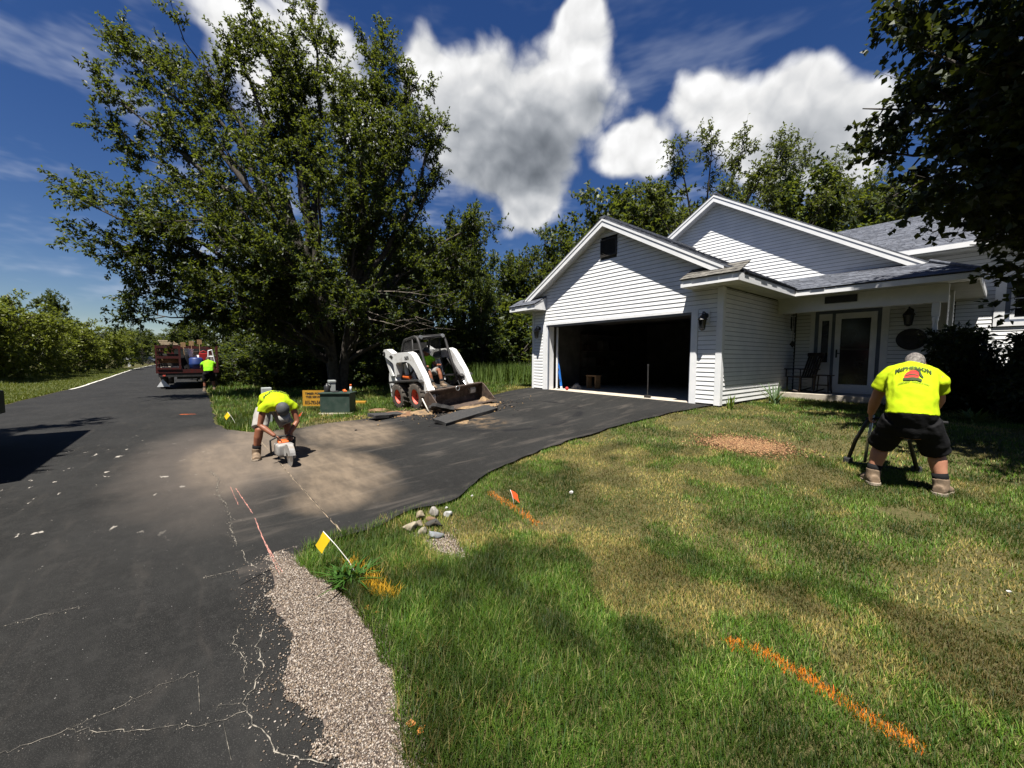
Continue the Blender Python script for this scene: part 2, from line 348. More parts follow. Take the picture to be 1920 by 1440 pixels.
MT['slit'] = mat('saw_dust_line', (.26, .20, .14), (.12, .095, .065), 12, .95)
MT['slitdark'] = mat('saw_slit', (.006, .006, .006), None, 9, .9)
CR = [[(6.77, -8.66), (6.88, -8.69), (6.95, -8.72), (7.1, -8.71), (7.19, -8.72), (7.27, -8.76), (7.33, -8.8), (7.38, -8.8), (7.45, -8.79), (7.54, -8.76), (7.6, -8.73), (7.68, -8.72), (7.74, -8.67), (7.8, -8.62), (7.87, -8.56)],
      [(6.69, -8.78), (6.82, -8.81), (6.93, -8.81), (6.99, -8.78), (7.07, -8.77), (7.11, -8.78), (7.18, -8.79)], [(7.29, -8.91), (7.3, -8.86), (7.33, -8.81)], [(7.05, -9.4), (7.2, -9.2), (7.36, -8.95), (7.39, -8.88), (7.38, -8.84), (7.39, -8.79)],
      [(6.98, -8.95), (6.98, -9.11), (7.03, -9.29), (7.04, -9.5), (7.03, -9.7)], [(3.82, -8.83), (4.17, -8.78), (4.51, -8.75), (4.89, -8.75), (5.19, -8.75), (5.49, -8.73)],
      [(5.59, -8.7), (5.77, -8.7), (5.9, -8.67), (5.99, -8.63), (6.13, -8.6), (6.28, -8.61)], [(5.92, -8.95), (5.95, -8.85), (5.95, -8.73)], [(5.73, -8.39), (5.8, -8.32), (5.88, -8.23)],
      [(4.78, -8.75), (4.9, -8.65), (4.96, -8.58)], [(6.43, -8.66), (6.54, -8.7), (6.66, -8.72)], [(5.87, -9.89), (5.86, -9.72), (5.89, -9.54)], [(2.6, -8.9), (3.1, -8.8), (3.6, -8.83), (3.82, -8.83)]]
CW = [.013, .006, .004, .006, .004, .012, .014, .008, .008, .006, .008, .006, .01]
for k, (c, w_) in enumerate(zip(CR, CW)): strip('crack', c, w_ * .42, .005, MT['sandline'], road, k, .012, .025, road_z)
for k, c in enumerate([[(3.72, -8.65), (4.77, -8.56)], [(4.9, -8.555), (5.57, -8.54), (6.23, -8.51)], [(5.57, -8.535), (6.21, -8.49)], [(3.6, -8.7), (4.4, -8.66)]]): strip('paint_line', c, .009 if k < 3 else .005, .008, MT['pink'], road, 40 + k, .003, .04, road_z)
strip('saw_cut', [(.8, -8.12), (2.8, -8.06), (3.18, -8.06), (5.79, -7.97)], .016, .004, MT['slit'], drive, 7, .005, .06, drive_z)
strip('saw_cut', [(2.4, -8.07), (3.18, -8.06), (5.6, -7.975)], .007, .006, MT['slitdark'], drive, 8, .001, .06, drive_z)
for k, c in enumerate([[(7.03, -8.97), (7.27, -8.96)], [(7.39, -8.88), (7.62, -8.86)]]): strip('scratch', c, .003, .005, MT['sandline'], road, 60 + k, .001, .1, road_z)
MT['orange'] = mat('orange_marking_paint', (.75, .16, .015), (.55, .09, .01), 20, .75)
strip('paint_line', [(-4.54, -9.5), (-4.39, -9.14)], .06, .005, MT['orange'], road, 77, .004, .05, road_z)
# ------------------------------------------------------------------ house
house = empty('house', (0, 0, S)); tag(house, 'white clapboard house with open two-car garage and covered front porch', 'house')
PIT_, BOARD = .57, .1016
def plank(bm_u0, bm_u1, z0, z1, parent, wall, tops=None):
    """one lap board on a wall. wall: f(s, out, z) -> point"""
    t0, t1 = tops if tops else (bm_u0, bm_u1)
    bm = bmesh.new()
    ob, ot = .017, .005; z1 = max(z1 - .009, z0 + .02)
    a = [wall(bm_u0, 0, z0), wall(bm_u1, 0, z0), wall(bm_u1, ob, z0), wall(bm_u0, ob, z0)]
    b = [wall(t0, 0, z1), wall(t1, 0, z1), wall(t1, ot, z1), wall(t0, ot, z1)]
    hexa(bm, a, b); bobj('siding_board', bm, MT['white'], parent)
def courses(parent, wall, z0, z1, spans):
    """spans(z0,z1)-> list of (s0,s1,t0,t1)"""
    z = z0
    while z < z1 - .01:
        ze = min(z + BOARD, z1)
        for s0, s1, t0, t1 in spans(z, ze):
            if s1 - s0 > .03: plank(s0, s1, z, ze, parent, wall, (t0, t1))
        z += BOARD
def solid(name, q0, q1, m, parent):
    bm = bmesh.new(); hexa(bm, q0, q1); return bobj(name, bm, m, parent)
def box(name, a, b, m, parent, bev=0.):
    bm = bmesh.new(); bx(bm, a, b, bev); return bobj(name, bm, m, parent)
CU, PZ = 2.434, 4.86
# garage front wall: dark core painted as lap shade, then boards
T = .14
bm = bmesh.new()
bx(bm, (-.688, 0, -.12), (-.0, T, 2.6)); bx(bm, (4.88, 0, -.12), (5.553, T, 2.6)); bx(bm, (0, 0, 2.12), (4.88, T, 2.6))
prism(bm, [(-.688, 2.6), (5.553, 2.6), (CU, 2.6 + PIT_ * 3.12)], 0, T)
wf = bobj('garage_front_wall', bm, MT['lapshade'], house)
FW = lambda s, o, z: (s, -o, z)
def sp_front(z0, z1):
    hi = 4.72
    def lim(z): d = (hi - z) / PIT_; return max(-.60, CU - d), min(5.445, CU + d)
    a0, a1 = lim(z0); b0, b1 = lim(z1)
    if z1 <= 2.13: return [(-.60, -.152, -.60, -.152), (5.035, 5.445, 5.035, 5.445)]
    if z0 < 2.13: return [(-.60, -.152, -.60, -.152), (5.035, 5.445, 5.035, 5.445)]
    if b1 - b0 < .02: return []
    V0, V1 = 2.2, 2.745
    if z1 > 3.86 and z0 < 4.31: return [(a0, V0, b0, V0), (V1, a1, V1, b1)]
    return [(a0, a1, b0, b1)]
courses(wf, FW, .03, 4.7, sp_front)
box('header_trim', (-.15, -.022, 2.105), (5.035, 0, 2.16), MT['trim'], wf)
for a, b in ((-.15, 0.), (4.88, 5.033)): box('door_trim', (a, -.03, -.01), (b, .0, 2.105), MT['trim'], wf)
box('door_jamb', (-.004, .002, -.005), (.03, .30, 2.10), MT['trim'], wf); box('door_jamb', (4.85, .002, -.005), (4.884, .30, 2.10), MT['bluegrey'], wf)
box('door_head', (.03, .002, 2.07), (4.85, .30, 2.118), MT['bluegrey'], wf)
box('weather_strip', (.03, .03, 0), (.06, .06, 2.07), MT['bluegrey'], wf)
box('track', (.11, .34, .02), (.16, .38, 2.05), MT['trim'], wf)
for a, b in ((-.69, -.60), (5.445, 5.575)): box('corner_board', (a, -.026, .0), (b, .0, 2.6), MT['trim'], wf)
# foundation under the walls
bm = bmesh.new(); bx(bm, (-.67, .02, -.5), (0, .3, -.0)); bx(bm, (4.88, .02, -.5), (5.53, .3, 0)); bx(bm, (5.3, .3, -.5), (5.53, 3.4, 0)); bx(bm, (8.3, 4.7, -.5), (8.48, 6.7, .1)); bx(bm, (8.45, 6.72, -.5), (15, 7, .1)); bx(bm, (-.67, .3, -.5), (-.5, 9, 0))
bobj('foundation', bm, MT['concrete'], house)
# gable louvre vent
v = box('gable_vent', (2.215, -.02, 3.87), (2.73, -.002, 4.31), MT['black'], wf)
for z in np.arange(3.9, 4.29, .045):
    bm = bmesh.new(); hexa(bm, [(2.235, -.045, z), (2.71, -.045, z), (2.71, -.045, z + .006), (2.235, -.045, z + .006)], [(2.235, -.02, z + .032), (2.71, -.02, z + .032), (2.71, -.02, z + .038), (2.235, -.02, z + .038)]); bobj('slat', bm, MT['iron'], v)
bm = bmesh.new()
for a, b in (((2.20, -.05, 3.85), (2.235, -.003, 4.33)), ((2.71, -.05, 3.85), (2.745, -.003, 4.33)), ((2.235, -.05, 3.85), (2.71, -.003, 3.885)), ((2.235, -.05, 4.295), (2.71, -.003, 4.33))): bx(bm, a, b)
bobj('frame', bm, MT['iron'], v)
# garage side wall (faces the porch) and left wall
bm = bmesh.new(); bx(bm, (5.42, T, -.1), (5.551, 4.67, 2.6)); ws_ = bobj('garage_side_wall', bm, MT['lapshade'], house)
SW = lambda s, o, z: (5.553 + o, s, z)
courses(ws_, SW, .03, 2.58, lambda a, b: [(.10, 3.5, .10, 3.5)] if a < .1 else [(.10, 4.66, .10, 4.66)])
box('corner_board', (5.553, -.024, .0), (5.578, .10, 2.6), MT['trim'], ws_)
bm = bmesh.new(); bx(bm, (-.688, T, -.1), (-.55, 9, 2.6)); wl = bobj('garage_left_wall', bm, MT['lapshade'], house)
courses(wl, lambda s, o, z: (-.688 - o, s, z), .03, 2.58, lambda a, b: [(.1, 8.9, .1, 8.9)])
# garage interior
bm = bmesh.new(); bx(bm, (-.55, .02, -.12), (5.42, 6.8, .0)); sl_ = bobj('garage_floor', bm, MT['concrete'], house)
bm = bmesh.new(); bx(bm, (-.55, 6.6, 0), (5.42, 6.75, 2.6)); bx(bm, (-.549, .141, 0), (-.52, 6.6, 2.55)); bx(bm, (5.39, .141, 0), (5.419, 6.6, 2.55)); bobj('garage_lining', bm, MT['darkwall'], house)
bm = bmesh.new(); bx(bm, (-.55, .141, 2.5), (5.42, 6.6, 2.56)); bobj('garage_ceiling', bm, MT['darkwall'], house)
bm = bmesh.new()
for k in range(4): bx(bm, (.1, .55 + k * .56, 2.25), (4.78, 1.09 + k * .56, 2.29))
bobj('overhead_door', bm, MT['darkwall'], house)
# ---- roofs
def slope_slab(name, pts, thick, m, parent):
    return solid(name, [(p[0], p[1], p[2] - thick) for p in pts], pts, m, parent)
EL, ER, EZ = -1.33, 6.06, PZ - PIT_ * 3.626
gr = empty('garage_roof', (0, 0, 0), parent=house)
gw0, gw1 = -.27, 9.0
slope_slab('roof_deck', [(ER, gw0, EZ), (ER, 4.6, EZ), (CU, 4.6, PZ), (CU, gw0, PZ)], .045, MT['shingle'], gr)
slope_slab('roof_deck', [(CU, gw0, PZ + .002), (CU, gw1, PZ + .002), (EL, gw1, PZ - PIT_ * (CU - EL)), (EL, gw0, PZ - PIT_ * (CU - EL))], .045, MT['shingle'], gr)
def shingle_courses(parent, P0, P1, Q0, Q1, n, m, seed=0):
    """courses on the quad P0-P1 (eave) to Q0-Q1 (top); each course a strip of offset tabs"""
    rg = random.Random(seed); P0, P1, Q0, Q1 = map(Vector, (P0, P1, Q0, Q1)); nr = (P1 - P0).cross(Q0 - P0).normalized()
    if nr.z < 0: nr = -nr
    for k in range(n):
        a0 = P0.lerp(Q0, k / n); a1 = P1.lerp(Q1, k / n); b0 = P0.lerp(Q0, (k + 1) / n); b1 = P1.lerp(Q1, (k + 1) / n)
        L = (a1 - a0).length; bm = bmesh.new(); s = -rg.random() * .3
        while s < L:
            e = s + rg.uniform(.2, .36); t0, t1 = max(s, 0) / L, min(e - .006, L) / L
            if t1 > t0 + .004:
                h = rg.uniform(.005, .016); dr = (a0 - b0).normalized() * rg.uniform(-.006, .012)
                p, q, r_, s_ = a0.lerp(a1, t0) + dr, a0.lerp(a1, t1) + dr, b0.lerp(b1, t1), b0.lerp(b1, t0)
                hexa(bm, [p, q, r_, s_], [p + nr * h, q + nr * h, r_ + nr * .003, s_ + nr * .003])
            s = e
        bobj('shingle_course', bm, m, parent)
shingle_courses(gr, (ER + .02, gw0, EZ), (ER + .02, 4.5, EZ), (CU, gw0, PZ), (CU, 4.5, PZ), 30, MT['shingle'], 3)
box('ridge_cap', (CU - .1, gw0 - .012, PZ - .04), (CU + .1, gw1, PZ + .02), MT['shingle'], gr)
def rake(parent, cu, pz, ue, ze, w_front, wall_w, h=.19):
    """fascia board on a rake, soffit behind it"""
    sl = (ze - pz) / (ue - cu)
    o1 = .046
    q0 = [(cu, w_front, pz - o1 - h), (ue, w_front, ze - o1 - h), (ue, w_front, ze - o1), (cu, w_front, pz - o1)]
    q1 = [(p[0], p[1] + .022, p[2]) for p in q0]; solid('rake_fascia', q0, q1, MT['trim'], parent)
    q0 = [(p[0], w_front + .0, p[2] + h * .72) for p in q0[:2]] + [(ue, w_front, ze - o1 + .002), (cu, w_front, pz - o1 + .002)]
    q0 = [(p[0], w_front - .014, p[2]) for p in q0]; q1 = [(p[0], w_front - .001, p[2]) for p in q0]; solid('rake_trim', q0, q1, MT['trim'], parent)
    a = [(cu, w_front + .022, pz - o1 - h + .02), (ue, w_front + .022, ze - o1 - h + .02), (ue, wall_w + .0, ze - o1 - h + .02), (cu, wall_w, pz - o1 - h + .02)]
    b = [(p[0], p[1], p[2] + .02) for p in a]; solid('rake_soffit', a, b, MT['trim'], parent)
rake(gr, CU, PZ, 5.66, PZ - PIT_ * (5.66 - CU), gw0, 0); rake(gr, CU, PZ, -.79, PZ - PIT_ * (CU + .79), gw0, 0)
# eave returns at the garage front
def eave_return(u0, u1, end):
    e = empty('eave_return', parent=house); zs, zf = 2.605, 2.765
    box('fascia', (u0, -.52, zs), (u1, -.50, zf), MT['trim'], e)
    box('soffit', (u0 + .002, -.498, zs + .004), (u1 - .002, -.002, zs + .02), MT['soffit'], e)
    for k in range(6):
        x = u0 + (u1 - u0) * (k + .5) / 6; box('soffit_groove', (x - .006, -.495, zs - .003), (x + .006, -.01, zs + .003), MT['soffit'], e)
    n = 4
    shingle_courses(e, (u0 - .02, -.55, zf + .005), (u1 + .02, -.55, zf + .005), (u0 - .02, 0, zf + .30), (u1 + .02, 0, zf + .30), n, MT['shingle_worn'] if end > 0 else MT['shingle'], 5 + end)
    solid('roof_deck', [(u0, -.53, zf - .012), (u1, -.53, zf - .012), (u1, 0, zf + .27), (u0, 0, zf + .27)], [(u0, -.53, zf + .003), (u1, -.53, zf + .003), (u1, 0, zf + .296), (u0, 0, zf + .296)], MT['shingle'], e)
    for x in ((u0, u0 + .02) if end > 0 else (u1 - .02, u1)),:
        solid('end_board', [(x[0], -.50, zs), (x[0], -.002, zs), (x[0], -.002, zf + .262), (x[0], -.5, zf - .01)], [(x[1], -.50, zs), (x[1], -.002, zs), (x[1], -.002, zf + .262), (x[1], -.5, zf - .01)], MT['trim'], e)
    return e
eave_return(-1.33, -.02, -1); eave_return(4.86, 6.06, 1)
box('eave_fascia', (6.04, -.518, 2.607), (6.06, 2.80, 2.762), MT['trim'], house); box('eave_fascia', (-1.33, -.518, 2.607), (-1.31, 9, 2.762), MT['trim'], house)
sf = box('eave_soffit', (5.556, -.5, 2.612), (6.04, 2.82, 2.632), MT['soffit'], house)
for k in range(14):
    y = -.4 + k * .24; box('soffit_groove', (5.56, y, 2.606), (6.035, y + .012, 2.613), MT['soffit'], sf)
box('eave_soffit', (-1.31, 0, 2.612), (-.69, 9, 2.632), MT['soffit'], house)
# ---- main block: gable above the porch
GU, GZ, GS = 3.21, 6.42, .625
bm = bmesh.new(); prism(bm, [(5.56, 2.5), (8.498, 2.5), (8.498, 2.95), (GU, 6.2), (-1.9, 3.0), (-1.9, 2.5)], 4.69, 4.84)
g2 = bobj('main_gable_wall', bm, MT['lapshade'], house)
def sp_g2(z0, z1):
    hi = GZ - .13; d0, d1 = (hi - z0) / GS, (hi - z1) / GS
    if d1 < .02: return []
    lf = lambda z: max(GU - (hi - z) / GS, -1.8)
    return [(lf(z0), GU + d0, lf(z1), GU + d1)]
courses(g2, lambda s, o, z: (s, 4.688 - o, z), 3.05, GZ - .15, sp_g2)
mr = empty('main_roof', parent=house); MW = 4.39
def mz(u): return GZ - GS * abs(u - GU)
slope_slab('roof_deck', [(GU, MW, GZ), (8.24, MW, mz(8.24)), (9.04, 2.82, mz(9.04)), (9.04, 7.2, mz(9.04)), (9.04, 13, mz(9.04)), (GU, 13, GZ)], .045, MT['shingle'], mr)
slope_slab('roof_deck', [(GU, MW, GZ + .002), (GU, 13, GZ + .002), (-2.6, 13, mz(-2.6)), (-2.6, MW, mz(-2.6))], .045, MT['shingle'], mr)
rake(mr, GU, GZ, 8.3, mz(8.3), MW, 4.67, .2); rake(mr, GU, GZ, -2.5, mz(-2.5), MW, 4.67, .2)
box('ridge_cap', (GU - .1, MW - .012, GZ - .04), (GU + .1, 13, GZ + .02), MT['shingle'], mr)
# porch roof
pr = empty('porch_roof', parent=house); PS = .325; pz0 = 2.755
def pz_(w): return pz0 + PS * (w - 2.80)
slope_slab('roof_deck', [(4.9, 2.80, pz_(2.8)), (9.045, 2.80, pz_(2.8)), (8.22, 4.69, pz_(4.69)), (4.9, 4.69, pz_(4.69))], .03, MT['shingle'], pr)
shingle_courses(pr, (5.95, 2.775, pz_(2.775) + .001), (9.06, 2.775, pz_(2.775) + .001), (5.2, 4.66, pz_(4.66)), (8.25, 4.66, pz_(4.66)), 13, MT['shingle'], 11)
hexs = bmesh.new()
tube(hexs, [(9.06, 2.80, pz0 + .02), (8.22, 4.4, pz_(4.4) + .05)], .035, 6); bobj('hip_cap', hexs, MT['shingle'], pr)
box('fascia', (6.062, 2.80, 2.607), (9.04, 2.82, 2.745), MT['trim'], pr); box('fascia', (9.02, 2.822, 2.607), (9.04, 6.69, 2.745), MT['trim'], pr)
ps = box('soffit', (5.56, 2.822, 2.612), (9.02, 3.24, 2.632), MT['soffit'], pr)
for k in range(13):
    x = 6.1 + k * .24; box('soffit_groove', (x, 2.83, 2.606), (x + .012, 3.23, 2.613), MT['soffit'], ps)
es = box('soffit', (8.5, 3.40, 2.614), (9.02, 6.69, 2.634), MT['soffit'], pr)
for k in range(24):
    y = 3.45 + k * .135; box('soffit_groove', (8.51, y, 2.604), (9.015, y + .03, 2.615), MT['soffit'], es)
box('ceiling', (5.56, 3.41, 2.49), (8.48, 4.66, 2.51), MT['soffit'], pr)
# porch beam and posts
box('porch_beam', (5.555, 3.24, 2.24), (8.62, 3.40, 2.612), MT['trim'], house)
pst = empty('porch_post', parent=house)
bm = bmesh.new(); bx(bm, (8.39, 3.26, .135), (8.51, 3.38, .62), .008); bx(bm, (8.39, 3.26, 1.95), (8.51, 3.38, 2.24), .008); bm.free(); box('block', (8.39, 3.26, .135), (8.51, 3.38, .62), MT['trim'], pst, .008); box('block', (8.39, 3.26, 1.95), (8.51, 3.38, 2.24), MT['trim'], pst, .008)
bm = bmesh.new(); lathe(bm, [(.058, .62), (.05, .66), (.056, .70), (.042, .74), (.05, 1.2), (.045, 1.7), (.038, 1.84), (.056, 1.88), (.048, 1.91), (.058, 1.95)], 16, (8.45, 3.32, 0)); bobj('shaft', bm, MT['trim'], pst, True)
bm = bmesh.new(); bx(bm, (8.56, 4.5, .1), (8.62, 4.66, 2.6)); bobj('downspout', bm, MT['trim'], house)
# porch floor
bm = bmesh.new(); bx(bm, (5.58, 3.5, -.4), (8.75, 4.75, .13), .012); bobj('porch_slab', bm, MT['concrete'], house)
# porch back wall
bm = bmesh.new(); bx(bm, (5.553, 4.672, .1), (6.04, 4.80, 2.5)); bx(bm, (7.42, 4.672, .1), (8.498, 4.80, 2.6)); bx(bm, (6.04, 4.672, 2.36), (7.42, 4.8, 2.5)); pw = bobj('porch_back_wall', bm, MT['lapshade'], house)
courses(pw, lambda s, o, z: (s, 4.67 - o, z), .15, 2.49, lambda a, b: [(5.60, 5.94, 5.60, 5.94), (7.56, 8.40, 7.56, 8.40)] if a < 2.34 else [(5.6, 8.4, 5.6, 8.4)])
for a, b in ((5.94, 6.04), (7.42, 7.56)): box('door_trim', (a, 4.64, .14), (b, 4.67, 2.36), MT['trim'], pw)
box('door_trim', (5.94, 4.642, 2.36), (7.56, 4.672, 2.46), MT['trim'], pw)
# entry: dark frame, sidelight, storm door
en = empty('front_door', parent=house)
bm = bmesh.new(); bx(bm, (6.04, 4.66, .13), (6.12, 4.74, 2.36)); bx(bm, (6.42, 4.66, .13), (6.49, 4.74, 2.36)); bx(bm, (7.34, 4.66, .13), (7.42, 4.74, 2.36)); bx(bm, (6.12, 4.66, 2.28), (6.42, 4.74, 2.36)); bx(bm, (6.49, 4.66, 2.28), (7.34, 4.74, 2.36)); bobj('frame', bm, MT['bluegrey'], en)
bm = bmesh.new(); bx(bm, (6.12, 4.69, .16), (6.19, 4.73, 2.28)); bx(bm, (6.35, 4.69, .16), (6.42, 4.73, 2.28)); bx(bm, (6.19, 4.69, 2.1), (6.35, 4.73, 2.28)); bx(bm, (6.19, 4.69, .16), (6.35, 4.73, .95)); bx(bm, (6.205, 4.68, .3), (6.335, 4.69, .82), .01); sd = bobj('sidelight', bm, MT['trim'], en)
box('pane', (6.19, 4.705, .95), (6.35, 4.715, 2.1), MT['glass'], sd)
bm = bmesh.new(); bx(bm, (6.50, 4.63, .17), (6.62, 4.665, 2.27)); bx(bm, (7.22, 4.63, .17), (7.34, 4.665, 2.27)); bx(bm, (6.62, 4.63, 2.12), (7.22, 4.665, 2.27)); bx(bm, (6.62, 4.63, .17), (7.22, 4.665, .36)); sdr = bobj('storm_door', bm, MT['trim'], en)
box('pane', (6.62, 4.645, .36), (7.22, 4.652, 2.12), MT['glass'], sdr); box('mid_rail', (6.62, 4.638, 1.28), (7.22, 4.644, 1.32), MT['black'], sdr)
bm = bmesh.new(); bx(bm, (6.54, 4.60, 1.08), (6.575, 4.63, 1.3), .006); tube(bm, [(6.556, 4.61, 1.22), (6.556, 4.57, 1.2), (6.64, 4.565, 1.19)], .012); bobj('handle', bm, MT['black'], sdr)
box('door_leaf', (6.49, 4.72, .16), (7.34, 4.76, 2.28), MT['darkwall'], en); box('threshold', (6.04, 4.6, .131), (7.42, 4.7, .165), MT['trim'], en)
box('doorbell', (5.97, 4.625, 1.22), (6.0, 4.64, 1.31), MT['trim'], en, .005)
# main block side wall and wing
bm = bmesh.new(); bx(bm, (8.36, 4.801, -.1), (8.498, 6.7, 2.6)); sw2 = bobj('main_side_wall', bm, MT['lapshade'], house)
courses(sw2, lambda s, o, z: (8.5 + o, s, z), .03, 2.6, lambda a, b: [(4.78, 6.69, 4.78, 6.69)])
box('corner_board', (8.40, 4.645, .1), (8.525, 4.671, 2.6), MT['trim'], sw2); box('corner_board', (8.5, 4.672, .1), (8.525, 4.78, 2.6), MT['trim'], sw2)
bm = bmesh.new(); bx(bm, (8.3, 6.705, -.1), (15, 6.85, 4.2)); bx(bm, (4.5, 6.705, 2.6), (8.3, 6.85, 4.2)); ww2 = bobj('wing_wall', bm, MT['lapshade'], house)
WX0, WX1, WZ0, WZ1 = 9.17, 11.1, 1.87, 3.2
courses(ww2, lambda s, o, z: (s, 6.703 - o, z), .03, 4.2, lambda a, b: ([(8.53, WX0, 8.53, WX0), (WX1, 14.9, WX1, 14.9)] if (b > WZ0 and a < WZ1) else [(8.53, 14.9, 8.53, 14.9)]) if a < 2.5 else ([(6.2, WX0, 6.2, WX0), (WX1, 14.9, WX1, 14.9)] if a < WZ1 else [(6.2, 14.9, 6.2, 14.9)]))
wn = empty('window', parent=house)
bm = bmesh.new(); bx(bm, (WX0, 6.655, WZ0), (WX0 + .17, 6.70, WZ1)); bx(bm, (WX1 - .17, 6.655, WZ0), (WX1, 6.70, WZ1)); bx(bm, (WX0 + .17, 6.655, WZ0), (WX1 - .17, 6.7, WZ0 + .1)); bx(bm, (WX0 + .17, 6.655, WZ1 - .1), (WX1 - .17, 6.7, WZ1)); bobj('trim', bm, MT['trim'], wn)
a0, a1, b0, b1 = WX0 + .17, WX1 - .17, WZ0 + .1, WZ1 - .1
bm = bmesh.new(); bx(bm, (a0, 6.67, b0), (a0 + .08, 6.70, b1)); bx(bm, (a1 - .08, 6.67, b0), (a1, 6.7, b1)); bx(bm, (a0 + .08, 6.67, b0), (a1 - .08, 6.7, b0 + .06)); bx(bm, (a0 + .08, 6.67, b1 - .06), (a1 - .08, 6.7, b1)); bobj('casing', bm, MT['bluegrey'], wn)
a0 += .08; a1 -= .08; b0 += .06; b1 -= .06
bm = bmesh.new(); bx(bm, (a0, 6.68, b0), (a0 + .07, 6.70, b1)); bx(bm, (a1 - .07, 6.68, b0), (a1, 6.7, b1)); bx(bm, (a0 + .07, 6.68, b0), (a1 - .07, 6.7, b0 + .05)); bx(bm, (a0 + .07, 6.68, b1 - .05), (a1 - .07, 6.7, b1)); sh = bobj('sash', bm, MT['trim'], wn)
a0 += .07; a1 -= .07; b0 += .05; b1 -= .05
for i_ in range(6):
    for j in range(4):
        x0 = a0 + (a1 - a0) * i_ / 6; x1 = a0 + (a1 - a0) * (i_ + 1) / 6; z0 = b0 + (b1 - b0) * j / 4; z1 = b0 + (b1 - b0) * (j + 1) / 4
        box('pane', (x0 + .008, 6.695, z0 + .008), (x1 - .008, 6.70, z1 - .008), MT['glass'], wn)
bm = bmesh.new()
for i_ in range(1, 6): x = a0 + (a1 - a0) * i_ / 6; bx(bm, (x - .008, 6.688, b0), (x + .008, 6.7, b1))
for j in range(1, 4): z = b0 + (b1 - b0) * j / 4; bx(bm, (a0, 6.689, z - .008), (a1, 6.699, z + .008))
bobj('muntin', bm, MT['trim'], sh)
wr = empty('wing_roof', parent=house)
slope_slab('roof_deck', [(4.6, 6.2, 3.97), (15.4, 6.2, 3.97), (15.4, 10.2, 5.85), (4.6, 10.2, 5.85)], .06, MT['shingle'], wr); slope_slab('roof_deck', [(4.6, 10.2, 5.851), (15.4, 10.2, 5.851), (15.4, 14.2, 3.97), (4.6, 14.2, 3.97)], .06, MT['shingle'], wr)
shingle_courses(wr, (6.2, 6.17, 3.972), (12.4, 6.17, 3.972), (5.2, 10.2, 5.86), (12.4, 10.2, 5.86), 30, MT['shingle'], 21)
box('gutter', (6.0, 6.1, 3.84), (15.4, 6.2, 3.965), MT['trim'], wr); box('soffit', (6.0, 6.202, 3.80), (15.4, 6.68, 3.83), MT['soffit'], wr)
bm = bmesh.new(); prism(bm, [(6.7, 2.6), (13.8, 2.6), (13.8, 3.95), (10.2, 5.75), (6.7, 4.0)], 4.72, 4.85, 'X'); bobj('wing_gable_wall', bm, MT['white'], wr)
# ------------------------------------------------------------------ vegetation
MT['leaf'] = mat_attr('leaf', .5, .34, .3); MT['leafdark'] = mat_attr('leaf_dark', .55, .12, .25); MT['blade'] = mat_attr('grass_blade', .55, .22, .2)
MT['stone_attr'] = mat_attr('gravel_stone', .85, 0., .2)
MT['bark'] = mat('bark', (.055, .045, .035), (.03, .025, .02), 9, .9, .8, 30)
MT['barklight'] = mat('dry_twig_bark', (.26, .22, .18), (.15, .125, .10), 9, .9, .5, 30)
def unit(v): return v / np.maximum(np.linalg.norm(v, axis=-1, keepdims=True), 1e-9)
def cones(S_, E_, r0, r1, n=5):
    S_ = np.asarray(S_, float); E_ = np.asarray(E_, float); d = unit(E_ - S_)
    ref = np.where(np.abs(d[:, 2:3]) > .9, np.array([[1., 0, 0]]), np.array([[0, 0, 1.]]))
    a = unit(np.cross(d, ref)); b = np.cross(d, a); t = np.arange(n) * 2 * np.pi / n
    ring = a[:, None] * np.cos(t)[None, :, None] + b[:, None] * np.sin(t)[None, :, None]
    v = np.concatenate([S_[:, None] + ring * np.asarray(r0)[:, None, None], E_[:, None] + ring * np.asarray(r1)[:, None, None]], 1).reshape(-1, 3)
    k = np.arange(len(S_))[:, None] * 2 * n; j = np.arange(n)[None]; j1 = (j + 1) % n
    f = np.stack([k + j, k + j1, k + n + j1, k + n + j], -1).reshape(-1, 4)
    return v, f
def leafquads(P, D, rng, ln, wd, curl=.15):
    n = len(P); D = unit(D); rnd = unit(rng.normal(size=(n, 3)) + np.array([0, 0, 1.1])); Sd = unit(np.cross(D, rnd)); Nn = np.cross(Sd, D)
    l = ln * rng.uniform(.6, 1.25, (n, 1)); w_ = wd * rng.uniform(.7, 1.2, (n, 1))
    v = np.stack([P, P + D * l * .45 + Sd * w_ * .5 + Nn * l * curl, P + D * l - Nn * l * curl * .6, P + D * l * .45 - Sd * w_ * .5 + Nn * l * curl], 1).reshape(-1, 3)
    f = np.arange(n * 4).reshape(-1, 4); return v, f
def leafcols(n, rng, c0, c1, c2=None, p2=.06):
    t = rng.random((n, 1)) ** 1.3; c = np.array(c0) * (1 - t) + np.array(c1) * t
    if c2 is not None:
        m = rng.random(n) < p2; c[m] = np.array(c2) * rng.uniform(.7, 1.1, (m.sum(), 1))
    return np.repeat(c, 4, 0)
def bez(a, b, c, n): t = np.linspace(0, 1, n)[:, None]; return a * (1 - t) ** 2 + 2 * b * t * (1 - t) + c * t * t
